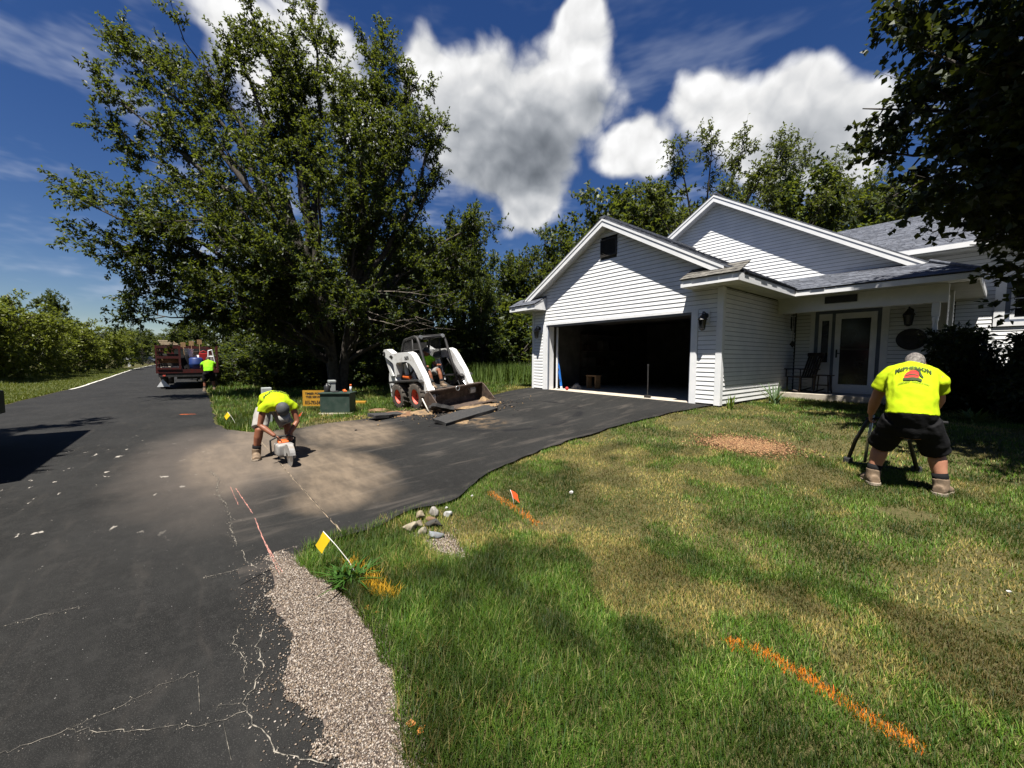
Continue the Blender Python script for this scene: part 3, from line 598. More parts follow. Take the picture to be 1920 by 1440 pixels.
def foliage(limbs, rng, d2=3., l2=1.6, n3=10, l3=.7, nl=20, ln=.12, wd=.06, t0=.35, up=.2, droop=.25, spread=.95):
    """limbs: list of (pts, r0, r1). returns leaf base, dir; branch cones"""
    cs, ce, r0_, r1_ = [], [], [], []; s2, d2_, L2 = [], [], []
    for pts, a, b in limbs:
        k = len(pts); rr = np.linspace(a, b, k)
        cs.append(pts[:-1]); ce.append(pts[1:]); r0_.append(rr[:-1]); r1_.append(rr[1:])
        seg = np.linalg.norm(np.diff(pts, axis=0), axis=1); L = seg.sum(); n = max(2, int(L * (1 - t0) * d2))
        t = t0 + (1 - t0) * rng.random(n) ** .8; idx = np.clip((t * (k - 1)).astype(int), 0, k - 2); fr = (t * (k - 1) - idx)[:, None]
        p = pts[idx] * (1 - fr) + pts[idx + 1] * fr; tg = unit(pts[idx + 1] - pts[idx])
        d = unit(tg * .75 + unit(rng.normal(size=(n, 3))) * spread + np.array([0, 0, up]))
        s2.append(p); d2_.append(d); L2.append(l2 * rng.uniform(.4, 1.1, n) * (1.15 - .5 * t))
    s2, d2_, L2 = np.concatenate(s2), np.concatenate(d2_), np.concatenate(L2); e2 = s2 + d2_ * L2[:, None]
    cs.append(s2); ce.append(e2); r0_.append(.012 + .009 * L2); r1_.append(np.full(len(s2), .005))
    i = np.repeat(np.arange(len(s2)), n3); t = rng.uniform(.15, 1, len(i))[:, None]
    s3 = s2[i] * (1 - t) + e2[i] * t; d3 = unit(d2_[i] * .6 + unit(rng.normal(size=(len(i), 3))) * .85 + np.array([0, 0, up * .4])); L3 = l3 * rng.uniform(.4, 1.1, len(i)); e3 = s3 + d3 * L3[:, None]
    cs.append(s3); ce.append(e3); r0_.append(np.full(len(i), .0055)); r1_.append(np.full(len(i), .002))
    j = np.repeat(np.arange(len(s3)), nl); t = rng.uniform(.1, 1.04, len(j))[:, None]
    P = s3[j] * (1 - t) + e3[j] * t + rng.normal(size=(len(j), 3)) * .02
    D = d3[j] * .5 + unit(rng.normal(size=(len(j), 3))) * .8 - np.array([0, 0, droop])
    return P, D, (np.concatenate(cs), np.concatenate(ce), np.concatenate(r0_), np.concatenate(r1_))
def tree_meshes(name, limbs, trunk, rng, c0, c1, c2=None, p2=.05, **kw):
    ln, wd = kw.get('ln', .12), kw.get('wd', .06)
    P, D, C = foliage(limbs, rng, **kw)
    print(name, len(P)); v, f = leafquads(P, D, rng, ln, wd); crown = npmesh(name + '_crown', v, f, leafcols(len(P), rng, c0, c1, c2, p2))
    S2, E2, a, b = C; extra = [cones(S2, E2, a, b, 5)]
    off = 0; vs_, fs_ = [], []
    for pts, ra, rb_ in trunk:
        k = len(pts); rr = np.linspace(ra, rb_, k); extra.append(cones(pts[:-1], pts[1:], rr[:-1], rr[1:], 9))
    for v, f in extra: vs_.append(v); fs_.append(f + off); off += len(v)
    wood = npmesh(name + '_wood', np.concatenate(vs_), np.concatenate(fs_), None, True)
    return crown, wood
def plant_tree(name, meshes, loc, rz, sc, label, cat, group=None, leafm='leaf', bark='bark'):
    e = empty(name, loc, rz); e.scale = sc if isinstance(sc, tuple) else (sc, sc, sc)
    obj('crown', meshes[0], MT[leafm], e); obj('trunk', meshes[1], MT[bark], e); tag(e, label, cat, group); return e
# ---- the big tree beside the driveway
rng = np.random.default_rng(11)
TIPS = [(-10.72, -12.37, 11.17), (-11.77, -11.81, 13.63), (-10.85, -9.94, 12.69), (-10.96, -9.13, 13.89), (-10.35, -7.46, 14.74), (-8.98, -4.8, 15.72), (-8.64, -6.24, 13.4), (-7.38, -2.98, 13.76), (-6.12, -1.45, 13.22), (-5.47, -0.83, 11.25), (-5.42, -1.0, 9.06), (-4.94, 1.06, 7.56), (-4.98, 0.81, 5.81), (-9.43, -12.82, 6.81), (-9.82, -12.63, 5.66), (-9.71, -11.77, 4.76), (-10.34, -11.05, 3.86), (-11.01, -10.35, 3.21), (-10.25, -11.11, 9.7), (-10.42, -10.65, 8.47), (-6.76, -8.4, 8.77), (-5.0, -7.19, 6.84), (-5.15, -5.61, 8.18), (-6.37, -8.25, 5.69), (-4.84, -6.4, 4.84), (-4.97, -3.93, 6.78), (-4.87, -4.94, 3.63), (-4.87, -2.36, 5.1), (-7.73, -7.03, 2.97), (-9.61, -8.57, 3.22), (-5.0, -2.77, 2.84), (-4.53, -0.42, 4.03), (-8.63, -9.54, 5.27), (-8.05, -9.45, 6.74), (-6.47, -4.52, 11.32), (-5.65, -2.81, 10.03), (-9.5, -3.2, 8.), (-10.5, -5., 6.), (-9, -1.5, 6.)]
base = np.array([-7.6, -4.6, .08]); limbs = []
stems = [bez(base + np.array([x, y, 0.]), base + np.array([x * 2.2, y * 2.2, 2.2]), base + np.array([x * 6, y * 6, 4.6]), 8) for x, y in ((-.16, -.1), (.12, -.12), (.16, .1), (-.1, .16))]
for _k in range(34):
    a_, b_ = rng.integers(0, 36, 2); pa, pb = np.array(TIPS[a_]), np.array(TIPS[b_])
    if np.linalg.norm(pa - pb) < 6: TIPS.append(tuple(pa * .5 + pb * .5 + rng.normal(size=3) * .5))
for tpt in TIPS:
    tp = np.array(tpt); tp = tp if tp[1] > -11.5 else tp + (base - tp) * np.array([.13, .13, .04]); best = min(stems, key=lambda s: np.linalg.norm(s[-1][:2] - tp[:2])); h = np.clip((tp[2] - 2.5) / 9, 0, 1); st = best[int(2 + 5 * h)]
    mid = st * .5 + tp * .5 + np.array([0, 0, .14 * np.linalg.norm(tp - st)]) + rng.normal(size=3) * .35
    lim = bez(st, mid, tp, 10); lim[1:-1] += rng.normal(size=(8, 3)) * .07; limbs.append((lim, .05 + .012 * np.linalg.norm(tp - st), .012))
crown, wood = tree_meshes('big_tree', limbs, [(s, .21, .11) for s in stems], rng, (.006, .014, .003), (.024, .042, .007), (.065, .09, .013), .06, d2=2.5, l2=1.75, n3=10, l3=.8, nl=26, ln=.14, wd=.062, t0=.22)
plant_tree('shade_tree', (crown, wood), (0, 0, 0), 0, 1, 'tall multi-stemmed shade tree leaning over the road beside the driveway', 'tree', None, 'leaf')
# bare twigs hanging low on its right side
bm = bmesh.new(); rg = random.Random(4)
for k in range(9):
    p = Vector((-6.2 + rg.uniform(-.6, .8), -3.6 + rg.uniform(-.8, .8), 3.4 + rg.uniform(-.4, .8))); d = Vector((.75, .75, -.12)) + Vector((rg.uniform(-.3, .3), rg.uniform(-.3, .3), rg.uniform(-.15, .25))); L = rg.uniform(1.2, 2.4)
    pts = [p + d * L * t + Vector((0, 0, -.25 * t * t)) for t in (0, .3, .6, 1)]; tube(bm, pts, [.022, .016, .011, .004], 5)
    for j in range(4):
        q = pts[1 + j % 3]; dd = d * rg.uniform(.3, .6) + Vector((rg.uniform(-.5, .5), rg.uniform(-.5, .5), rg.uniform(-.3, .3))); tube(bm, [q, q + dd * .5, q + dd], [.008, .006, .002], 4)
tw = bobj('dead_branch', bm, MT['barklight'], bpy.data.objects['shade_tree'], True)
# ---- maple at the right edge
rng = np.random.default_rng(23); base = np.array([11.9, .2, .5]); limbs = []
stem = bez(base, base + np.array([0, 0, 2.]), base + np.array([-.2, .1, 4.2]), 8)
MT_ = [(7.5, 1.0, 6.3), (7.9, .5, 5.2), (8.3, 1.8, 4.6), (8.0, .4, 7.2), (8.6, -.6, 8.2), (8.9, 2.2, 3.7), (9.0, .9, 3.5), (9.4, 2.6, 4.6), (9.2, -.5, 9.6), (9.7, .3, 10.4), (10.2, -1.2, 8.8), (10.2, -1.9, 6.5), (9.4, -1.1, 6.4), (9.9, -1.2, 4.4), (10.4, 2.8, 3.6), (10.5, 3.2, 6.), (11., 3.5, 8), (11.5, 2, 10.5), (12.5, -1, 10.6), (13.5, .5, 9), (14.5, 1, 7), (13.6, -2.4, 6.5), (12, -3, 6.8), (12.5, 3.6, 5.5), (15, .3, 5), (10.6, .4, 11), (8.6, 1.5, 6.2), (9.5, 2.0, 7.5), (9.3, .2, 5.3), (10.4, .2, 3.3), (8.7, -.2, 4.4), (9.2, 1.6, 5.6), (10.8, -2.4, 5.5), (11.2, -3.0, 7.), (10.4, -2.2, 7.5), (11.5, -3.6, 5.), (12.2, -3.4, 8.5), (11.8, -2.6, 9.5), (9.3, -1.9, 5.8), (9.0, -1.4, 6.8), (9.6, -2.2, 6.8), (9.8, -2.4, 5.0), (8.8, -1.2, 5.4), (10.3, -2.8, 6.), (11.3, -3.9, 6.), (11.2, -4.0, 7.2), (12., -4.6, 7.5), (11.0, -3.3, 4.6), (11.8, -4.4, 5.2)]
for tpt in MT_:
    tp = np.array(tpt, float); h = np.clip((tp[2] - 3) / 8, 0, 1); st = stem[int(3 + 4 * h)]
    mid = st * .5 + tp * .5 + np.array([0, 0, .12 * np.linalg.norm(tp - st)]); lim = bez(st, mid, tp, 9); lim[1:-1] += rng.normal(size=(7, 3)) * .05; limbs.append((lim, .03 + .012 * np.linalg.norm(tp - st), .01))
crown, wood = tree_meshes('maple', limbs, [(stem, .2, .1)], rng, (.010, .018, .006), (.030, .042, .010), (.05, .06, .012), .04, d2=4.2, l2=1.25, n3=9, l3=.55, nl=16, ln=.115, wd=.10, t0=.28, up=-.02, droop=.35)
plant_tree('maple_tree', (crown, wood), (0, 0, 0), 0, 1, 'dark leafy maple hanging into the picture at the right edge', 'tree', None, 'leafdark')
# ---- generic trees
def generic(name, seed, H, rad, trunk_h, nlimb, c0, c1, c2=None, flat=1., **kw):
    rng = np.random.default_rng(seed); limbs = []; top = np.array([rng.normal() * .2, rng.normal() * .2, H * .72])
    stem = bez(np.zeros(3), np.array([rng.normal() * .2, rng.normal() * .2, H * .35]), top, 9)
    for k in range(nlimb):
        th = rng.uniform(0, 2 * np.pi); q = rng.random(); z = trunk_h + (H - trunk_h) * q; prof = np.sin(np.pi * (.12 + .83 * q)) ** .7; rr = rad * prof * rng.uniform(.6, 1.1)
        tp = np.array([rr * np.cos(th), rr * np.sin(th), z]); st = stem[int(np.clip(8 * (z / H) * .75, 1, 8))]
        lim = bez(st, st * .5 + tp * .5 + np.array([0, 0, .1 * np.linalg.norm(tp - st)]), tp, 6); limbs.append((lim, .02 + .01 * np.linalg.norm(tp - st), .01))
    return tree_meshes(name, limbs, [(stem, .02 * H + .03, .05)], rng, c0, c1, c2, **kw)
G1, G2 = (.010, .019, .005), (.033, .05, .010); Y1, Y2 = (.052, .072, .009), (.17, .19, .018)
TA = generic('broad', 31, 10, 3.6, 1.2, 34, G1, G2, (.10, .12, .03), d2=2.2, l2=1.7, n3=8, l3=.8, nl=7, ln=.30, wd=.16, t0=.3)
TB = generic('oval', 32, 11, 3.0, 1.5, 32, G1, (.05, .078, .018), None, d2=2.4, l2=1.5, n3=8, l3=.7, nl=7, ln=.28, wd=.15, t0=.3)
TY = generic('young', 33, 7, 2.6, .4, 30, Y1, Y2, (.14, .15, .03), d2=2.6, l2=1.4, n3=8, l3=.6, nl=8, ln=.24, wd=.11, t0=.2)
TL = generic('locust', 34, 13, 4.4, 6.0, 20, (.022, .034, .01), (.05, .062, .018), (.09, .09, .04), d2=2.6, l2=1.5, n3=10, l3=.7, nl=11, ln=.18, wd=.08, t0=.5)
TU = generic('bush', 35, 3., 2.0, .1, 26, G1, (.045, .068, .014), None, d2=3.2, l2=.9, n3=7, l3=.5, nl=8, ln=.2, wd=.1, t0=.15)
def campos(px, dep, z=0.):
    a = (px - 960) / 728.6; return (9.43 + .619 * a * dep - .7855 * dep, -8.88 + .7855 * a * dep + .619 * dep, z)
rg = random.Random(9)
def forest(rows, group, labels):
    for k, (proto, H0, px, ytop, dep, wscale) in enumerate(rows):
        H = 1.6 + (668 - ytop) / 728.6 * dep; x, y, z = campos(px, dep); s = H / H0
        plant_tree(labels[1], proto, (x, y, float(ground(x, y)) - .05), rg.uniform(0, 6.28), (s * wscale, s * wscale, s), labels[0][k] if isinstance(labels[0], list) else labels[0], 'tree', group)
A, B_, Y_, L_, U_ = (TA, 11.2), (TB, 12.2), (TY, 8.), (TL, 15.2), (TU, 3.5)
forest([(*A, 1120, 350, 26, .9), (*B_, 1185, 345, 30, 1.1), (*A, 1240, 352, 27, .9), (*B_, 1490, 300, 27, .95), (*A, 1565, 330, 29, .9), (*A, 1035, 425, 30, .8), (*A, 1390, 385, 32, .9), (*A, 1650, 340, 31, .8)], 'green trees behind the house', (['bushy tree behind the left slope of the garage gable', 'rounded tree just left of the main roof peak', 'leafy tree between the two gable peaks', 'full green tree right of the bare-stemmed locust behind the house', 'tree behind the long right slope of the main roof', 'shorter tree in the gap left of the garage roof', 'tree showing low between the two locusts behind the house', 'far tree above the wing roof'], 'broadleaf_tree'))
forest([(*L_, 1315, 222, 25, 1.0), (*L_, 1440, 238, 28, .85), (*L_, 1620, 285, 27, .9)], 'open-crowned locust trees behind the house', (['tall open locust with bare forked stems above the main gable', 'slim locust right of the tallest locust behind the house', 'loose locust beside the maple above the wing roof'], 'locust_tree'))
forest([(*A, 420, 560, 33, .9), (*B_, 480, 520, 28, 1), (*A, 560, 470, 26, 1), (*A, 640, 450, 24, 1), (*B_, 720, 440, 25, 1.1), (*A, 790, 430, 23, .9), (*A, 870, 415, 21.5, .75), (*B_, 940, 470, 26, .9), (*A, 985, 470, 28, .8), (*B_, 905, 520, 19.5, .8), (*A, 520, 540, 22, .8), (*A, 700, 520, 21, .8), (*A, 600, 520, 20.5, .7)], 'trees in the dark wood beyond the shade tree', (['wood-edge tree just right of the red truck', 'tall oval tree behind the left stems of the shade tree', 'broad tree behind the middle of the shade tree', 'broad tree directly behind the shade tree trunk', 'tallest oval tree in the wood behind the shade tree', 'broad tree behind the right half of the shade tree', 'tree showing at the right side of the shade tree crown', 'oval tree left of the garage in the back of the wood', 'furthest right tree of the wood, next to the garage eave', 'low oval tree at the wood edge behind the loader', 'small tree in the wood behind the yard sign', 'small tree in the wood behind the loader arms', 'small tree in the wood behind the utility box'], 'woodland_tree'))
forest([(*U_, 400, 640, 27, 1.3), (*U_, 450, 630, 24, 1.3), (*U_, 500, 640, 21.5, 1.3), (*U_, 550, 630, 20.5, 1.4), (*U_, 610, 640, 21, 1.4), (*U_, 680, 625, 20.5, 1.4), (*U_, 740, 630, 20, 1.4), (*U_, 800, 620, 20, 1.4), (*U_, 860, 620, 21, 1.4), (*U_, 920, 610, 22, 1.4), (*U_, 970, 600, 21, 1.3), (*U_, 1000, 560, 23, 1.2), (*U_, 640, 600, 23, 1.4), (*U_, 760, 590, 23, 1.5)], 'bushes under the wood', (['dark bush behind the worker at the red truck', 'dark bush right of the red truck', 'dark bush above the man with the saw', 'dark bush above the yard sign', 'dark bush behind the shade tree trunk', 'dark bush right of the shade tree trunk', 'dark bush left of the loader', 'dark bush behind the loader cab', 'dark bush behind the right loader arm', 'dark bush behind the tall grass', 'dark bush between tall grass and garage', 'dark bush against the left garage corner', 'taller dark bush deep behind the shade tree trunk', 'taller dark bush deep behind the loader'], 'undergrowth_bush'))
forest([(*Y_, -140, 470, 20, 1.1), (*Y_, -60, 510, 22, 1.1), (*Y_, 5, 522, 24, 1.1), (*Y_, 50, 545, 27, 1.1), (*B_, 108, 535, 38, .8), (*Y_, 95, 565, 30, 1.1), (*Y_, 130, 580, 34, 1.2), (*Y_, 165, 585, 39, 1.2), (*Y_, 195, 597, 45, 1.3), (*Y_, 222, 605, 53, 1.3)], 'sunny young trees along the far side of the road', (['young roadside tree just outside the left edge', 'first yellow-green tree of the roadside row at the left edge', 'second yellow-green tree of the roadside row from the left edge', 'third yellow-green tree of the roadside row from the left edge', 'taller dark tree rising behind the roadside row', 'fourth yellow-green tree of the roadside row', 'fifth yellow-green tree of the roadside row', 'sixth yellow-green tree of the roadside row', 'seventh yellow-green tree of the roadside row', 'last yellow-green tree of the roadside row before the mailbox'], 'unseen_tree'))
forest([(*B_, 250, 615, 85, 1.6), (*B_, 275, 612, 95, 1.6), (*A, 300, 622, 100, 1.5), (*A, 325, 612, 62, 1.2), (*A, 350, 600, 50, 1.2), (*A, 375, 590, 42, 1.1), (*A, 268, 625, 70, 1.), (*B_, 240, 610, 110, 2.)], 'trees where the road ends', (['distant oval tree straight above the mailbox', 'distant oval tree above the dark parked car', 'furthest distant tree over the end of the road', 'distant tree over the left corner of the red truck', 'distant tree over the middle of the red truck', 'distant tree over the right corner of the red truck', 'smaller distant tree in front of the parked cars', 'highest distant tree behind the mailbox'], 'distant_tree'))
# tree behind the photographer whose leaves shade the road at the left
plant_tree('unseen_tree', TY, (-.3, -15.6, 0), 1., (1.2, 1.2, 1.5), 'young tree on the far verge whose shadow streaks the road at left', 'tree')
for k in range(7):  # unseen row, added to hold back sky light from behind the camera
    plant_tree('unseen_tree', TY, (3.5 + k * 4.2, -17.5 - (k % 2) * 1.6, 0), k * 1.3, (1.35, 1.35, 1.6), 'unseen young tree added behind the photographer to block sky light', 'tree', 'unseen trees added to block sky light')
# dark spruce top in the roadside row
bm = bmesh.new(); rg2 = random.Random(2)
for k in range(26):
    z = 1 + k * .28; r_ = 2.2 * (1 - k / 27)
    for j in range(14):
        t = rg2.uniform(0, 6.28); rr = r_ * rg2.uniform(.6, 1.05); p = Vector((0, 0, z)); e_ = Vector((rr * math.cos(t), rr * math.sin(t), z - .15 * rr)); s_ = Vector((-math.sin(t), math.cos(t), 0)) * .14
        bm.faces.new([bm.verts.new(q) for q in (p, p.lerp(e_, .6) + s_, e_ + Vector((0, 0, .05)), p.lerp(e_, .6) - s_)])
x, y, z = campos(250, 62); sp = empty('spruce_tree', (x, y, 0)); MT['spruce'] = mat('spruce_needle', (.012, .022, .010), (.02, .035, .014), 3, .8)
bobj('crown', bm, MT['spruce'], sp, rec=False); bm = bmesh.new(); tube(bm, [(0, 0, -.1), (0, 0, 8)], [.16, .03]); bobj('trunk', bm, MT['bark'], sp); tag(sp, 'dark pointed spruce far down the left side of the road', 'tree'); sp.scale = (.9, .9, .85)
# ---- shrub by the porch
rng = np.random.default_rng(77); limbs = []
for k in range(46):
    th = rng.uniform(0, 6.28); q = rng.random(); rr = 1.25 * np.sqrt(1 - (q * .75) ** 2) * rng.uniform(.8, 1.); tp = np.array([rr * np.cos(th), rr * np.sin(th) * .8, .15 + 1.35 * q]); limbs.append((bez(np.array([0, 0, .1]), tp * .5 + np.array([0, 0, .2]), tp, 5), .02, .006))
SH = tree_meshes('yew', limbs, [(np.array([[0, 0, -.1], [0, 0, .3], [0, 0, .6]]), .06, .03)], rng, (.010, .018, .007), (.022, .034, .011), None, 0, d2=12, l2=.42, n3=11, l3=.22, nl=11, ln=.085, wd=.042, t0=.25)
plant_tree('porch_shrub', SH, (9.6, 2.75, .45), 0, (1.2, 1.15, 1.12), 'dark rounded evergreen shrub at the right end of the porch', 'shrub', None, 'leafdark')
# ---- iris-like plants at the garage corner
def blades(name, loc, n, h, spread, cols, seed, label, width=.022, group=None):
    rng = np.random.default_rng(seed); V, F_, C_ = [], [], []
    for k in range(n):
        th = rng.uniform(0, 6.28); L = h * rng.uniform(.55, 1.1); lean = rng.uniform(.05, spread); d = np.array([np.cos(th), np.sin(th), 0]); s_ = np.array([-np.sin(th), np.cos(th), 0]) * width * rng.uniform(.7, 1.2)
        p0 = rng.normal(size=3) * [.04, .04, 0]; col = np.array(cols[0]) * (1 - (q := rng.random())) + np.array(cols[1]) * q; b0 = len(V)
        for t, w_ in ((0, .8), (.4, 1.), (.75, .7), (1., .05)):
            c = p0 + d * lean * L * t * t * 1.6 + np.array([0, 0, L * t * (1 - .25 * lean * t)]); V += [c - s_ * w_ * .5, c + s_ * w_ * .5]; C_ += [col, col]
        F_ += [[b0 + 2 * i, b0 + 2 * i + 1, b0 + 2 * i + 3, b0 + 2 * i + 2] for i in range(3)]
    o = obj(name, npmesh(name, np.array(V), np.array(F_), np.array(C_)), MT['blade'], None, loc); tag(o, label, 'plant', group); return o
blades('iris_plant', (5.82, -.06, .52), 12, .34, .7, ((.07, .12, .02), (.13, .18, .03)), 1, 'small light green strap-leaved plant at the garage corner', .03)
blades('iris_plant', (6.12, 1.55, .52), 34, .55, .9, ((.05, .085, .04), (.09, .14, .06)), 2, 'grey-green iris clump at the left end of the porch', .035)
blades('hosta_plant', (9.15, 1.35, .5), 40, .3, 1.2, ((.07, .11, .03), (.12, .16, .05)), 3, 'pale strappy plant in the bed below the evergreen shrub', .05)
blades('weed_clump', (6.62, -8.13, .0), 90, .15, 1.4, ((.03, .08, .012), (.05, .12, .02)), 4, 'bright green weed clump at the foot of the yellow flag', .02)
# ---- lawn
LM = None
def seg_d(u, w, pts):
    d = np.full(u.shape, 9.); 
    for (a, b), (c, e) in zip(pts, pts[1:]):
        vx, vy = c - a, e - b; t = np.clip(((u - a) * vx + (w - b) * vy) / (vx * vx + vy * vy), 0, 1); d = np.minimum(d, np.hypot(u - a - t * vx, w - b - t * vy))
    return d
OR1 = [(8.59, -6.66), (8.69, -6.61), (8.86, -6.62), (9.01, -6.64), (9.13, -6.67), (9.27, -6.67)]; OR2 = [(5.86, -6.36), (6.15, -6.40), (6.45, -6.43), (6.78, -6.48)]; YE = [(6.42, -8.08), (6.62, -8.03), (6.82, -8.02), (6.98, -7.96)]
GR_L = [(5.7, -8.5), (6.0, -8.57), (6.54, -8.61), (6.85, -8.58), (7.02, -8.54), (7.2, -8.62), (7.33, -8.67), (7.45, -8.6), (7.6, -8.54), (7.86, -8.55), (8.3, -8.6), (9.5, -8.7)]
GR_R = [(5.7, -8.42), (6.1, -8.38), (6.38, -8.29), (6.77, -8.22), (7.3, -8.17), (7.66, -8.22), (7.91, -8.28), (8.04, -8.33), (8.3, -8.35), (9.5, -8.35)]
def gl(u): return np.interp(u, [p[0] for p in GR_L], [p[1] for p in GR_L])
def gr_(u): return np.interp(u, [p[0] for p in GR_R], [p[1] for p in GR_R])
def lawn_ok(u, w):
    n = (fbm(u * 5, w * 5, 3) - .5) * .22
    ok = (w > np.where(u > 5.7, gr_(u) + n * .5, road_r(u) + .08 + n))
    on_drive = (w > -8.8) & (w < .05) & (u > lb(w) + .05 + n) & (u < rb(w) - .06 + n * .6)
    inhouse = ((u > -.75) & (u < 5.6) & (w > -.02)) | ((u > 5.5) & (u < 8.8) & (w > 3.48)) | ((u > 8.4) & (w > 6.6))
    return ok & ~on_drive & ~inhouse
def lawn(n, rlo, rhi, seed, hgt, wid, segs, box):
    rng = np.random.default_rng(seed); u = rng.uniform(box[0], box[1], n); w = rng.uniform(box[2], box[3], n)
    r = np.hypot(u - 9.43, w + 8.88); depth = -(u - 9.43) * .7855 + (w + 8.88) * .619; lat = (u - 9.43) * .619 + (w + 8.88) * .7855
    k = (r >= rlo) & (r < rhi) & lawn_ok(u, w) & (depth > .7) & (np.abs(lat) < depth * 1.42 + .5); u, w = u[k], w[k]
    # wheel and mower tracks, dry patches
    a, c = u * .6 - w * .8, u * .8 + w * .6
    tr = fbm(a * .35 + 3, c * 2.1, 3); dry = fbm(u * 1.5 + 40, w * 1.5, 4); fine = fbm(u * 4.5, w * 4.5, 3)
    lush = np.clip(1.25 * sstep(-6.6, -8.2, w) * sstep(9.3, 7.6, u) + sstep(-.9, -3, u) * .8 + sstep(.5, 3, w) * .5, 0, 1)
    D = np.clip((dry - .46) * 6. + (tr - .5) * 3.6 + (fine - .5) * 2.2 + .0, 0, 1) * (1 - lush * .85)
    bare = np.maximum(sstep(.75, .3, np.hypot((u - 7.05) / .75, (w + 2.5) / .62) + (fine - .5) * .5), sstep(.9, .3, np.hypot((u - 5.6) / .35, (w + 1.8) / .6) + (fine - .5)))
    bare = np.maximum(bare, sstep(.9, .4, np.hypot((u - 6.55) / .34, (w + 7.34) / .2) + (fine - .5)))
    bare = np.maximum(bare, sstep(.9, .3, np.hypot((u + 1.9) / .6, (w + 5.) / .5) + (fine - .5)))
    bare = np.maximum(bare, sstep(1., .4, np.hypot((u - 9.0) / .3, (w + 3.9) / .25) + (fine - .5)))
    keep = rng.random(len(u)) > np.maximum(bare * .93, D * .3); u, w, D, lush, fine = u[keep], w[keep], D[keep], lush[keep], fine[keep]; m = len(u)
    q = rng.random(m); green = np.array([.020, .062, .007]) * (1 - q[:, None]) + np.array([.082, .138, .014]) * q[:, None]; straw = np.array([.32, .235, .08]) * (1 - q[:, None]) + np.array([.12, .105, .025]) * q[:, None]
    isd = (rng.random(m) < D * .8)[:, None]; col = np.where(isd, straw, green * (1 - D[:, None] * .3) + np.array([.09, .09, .012]) * D[:, None] * .5)
    pale = rng.random(m) < .10; col[pale] = np.array([.22, .22, .075]) * rng.uniform(.6, 1.3, (pale.sum(), 1))  # scattered pale blades: glossy highlights put into the blade colour
    tone = (.30 + 1.25 * sstep(.2, .85, fbm(u * 3.0 + 9, w * 3.0 + 4, 4)))[:, None]; col = col * tone
    d1 = np.minimum(seg_d(u, w, OR1), seg_d(u, w, OR2)); po = rng.random(m) < np.clip((.066 - d1) / .045, 0, 1) * np.clip(1.8 * fbm(u * 14, w * 14, 2) + .05, 0, .92)
    col[po] = np.array([.62, .13, .012]) * rng.uniform(.6, 1.1, (po.sum(), 1)) + np.array([0, .10, 0]) * rng.random((po.sum(), 1))
    d2 = seg_d(u, w, YE); py = rng.random(m) < np.clip((.07 - d2) / .04, 0, 1) * .7; col[py] = np.array([.55, .30, .02]) * rng.uniform(.6, 1.1, (py.sum(), 1))
    z = ground(u, w) - .012; h = hgt * rng.uniform(.45, 1.25, m) * (1 + lush * 1.0) * (1 - D * .35) * (.75 + .5 * fine); h = np.where(po, h * .62, h); h = np.where(h < .012, .012, h)
    th = rng.uniform(0, 6.283, m); ln = rng.uniform(.15, .95, m) * h; s_ = np.stack([-np.sin(th), np.cos(th), 0 * th], 1) * (wid * rng.uniform(.6, 1.3, m))[:, None]; d = np.stack([np.cos(th), np.sin(th), 0 * th], 1)
    P = np.stack([u, w, z], 1); up = np.array([0, 0, 1.])
    if segs == 1:
        v = np.stack([P - s_ * .5, P + s_ * .5, P + d * ln[:, None] + up * h[:, None]], 1).reshape(-1, 3); return v, np.arange(3 * m).reshape(-1, 3), np.repeat(col, 3, 0)
    M1 = P + d * (ln * .3)[:, None] + up * (h * .6)[:, None]; T_ = P + d * ln[:, None] + up * (h * .95)[:, None]
    v = np.stack([P - s_ * .5, P + s_ * .5, M1 + s_ * .42, M1 - s_ * .42, T_], 1).reshape(-1, 3); b = np.arange(m)[:, None] * 5
    f = np.concatenate([np.concatenate([b, b + 1, b + 2], 1), np.concatenate([b, b + 2, b + 3], 1), np.concatenate([b + 3, b + 2, b + 4], 1)])
    return v, f, np.repeat(col, 5, 0)
VS, FS, CS, off = [], [], [], 0
for spec in ((620000, 0, 3.4, 1, .042, .0034, 2, (5.6, 12.5, -8.6, -4.5)), (420000, 3.4, 6.5, 2, .042, .0065, 1, (4.5, 13.5, -8.6, -2.)), (300000, 6.5, 14, 3, .045, .011, 1, (3.5, 16, -8.6, 4.)), (130000, 9.5, 17, 4, .07, .018, 1, (-8, 0., -9, 4)), (70000, 16, 30, 5, .09, .035, 1, (-22, -4, -9, 9)), (60000, 20, 50, 6, .11, .045, 1, (-42, -8, -19, -13.9))):
    if spec[3] == 6:
        rng = np.random.default_rng(6); n = spec[0]; u = rng.uniform(-60, -8, n) ; w = road_l(u) - .05 - rng.random(n) ** 1.3 * 4.5; z = np.zeros(n); q = rng.random(n)[:, None]; col = np.array([.04, .065, .01]) * (1 - q) + np.array([.11, .115, .02]) * q
        th = rng.uniform(0, 6.283, n); h = .1 * rng.uniform(.5, 1.3, n) * (1 + 3 * sstep(2.5, 4.2, road_l(u) - w)); s_ = np.stack([-np.sin(th), np.cos(th), 0 * th], 1) * .05; d = np.stack([np.cos(th), np.sin(th), 0 * th], 1); P = np.stack([u, w, z], 1)
        v = np.stack([P - s_ * .5, P + s_ * .5, P + d * (h * .6)[:, None] + np.array([0, 0, 1.]) * h[:, None]], 1).reshape(-1, 3); f = np.arange(3 * n).reshape(-1, 3); c = np.repeat(col, 3, 0)
    else: v, f, c = lawn(spec[0], spec[1], spec[2], spec[3], spec[4], spec[5], spec[6], spec[7])
    VS.append(v); FS.append(f + off); CS.append(c); off += len(v)
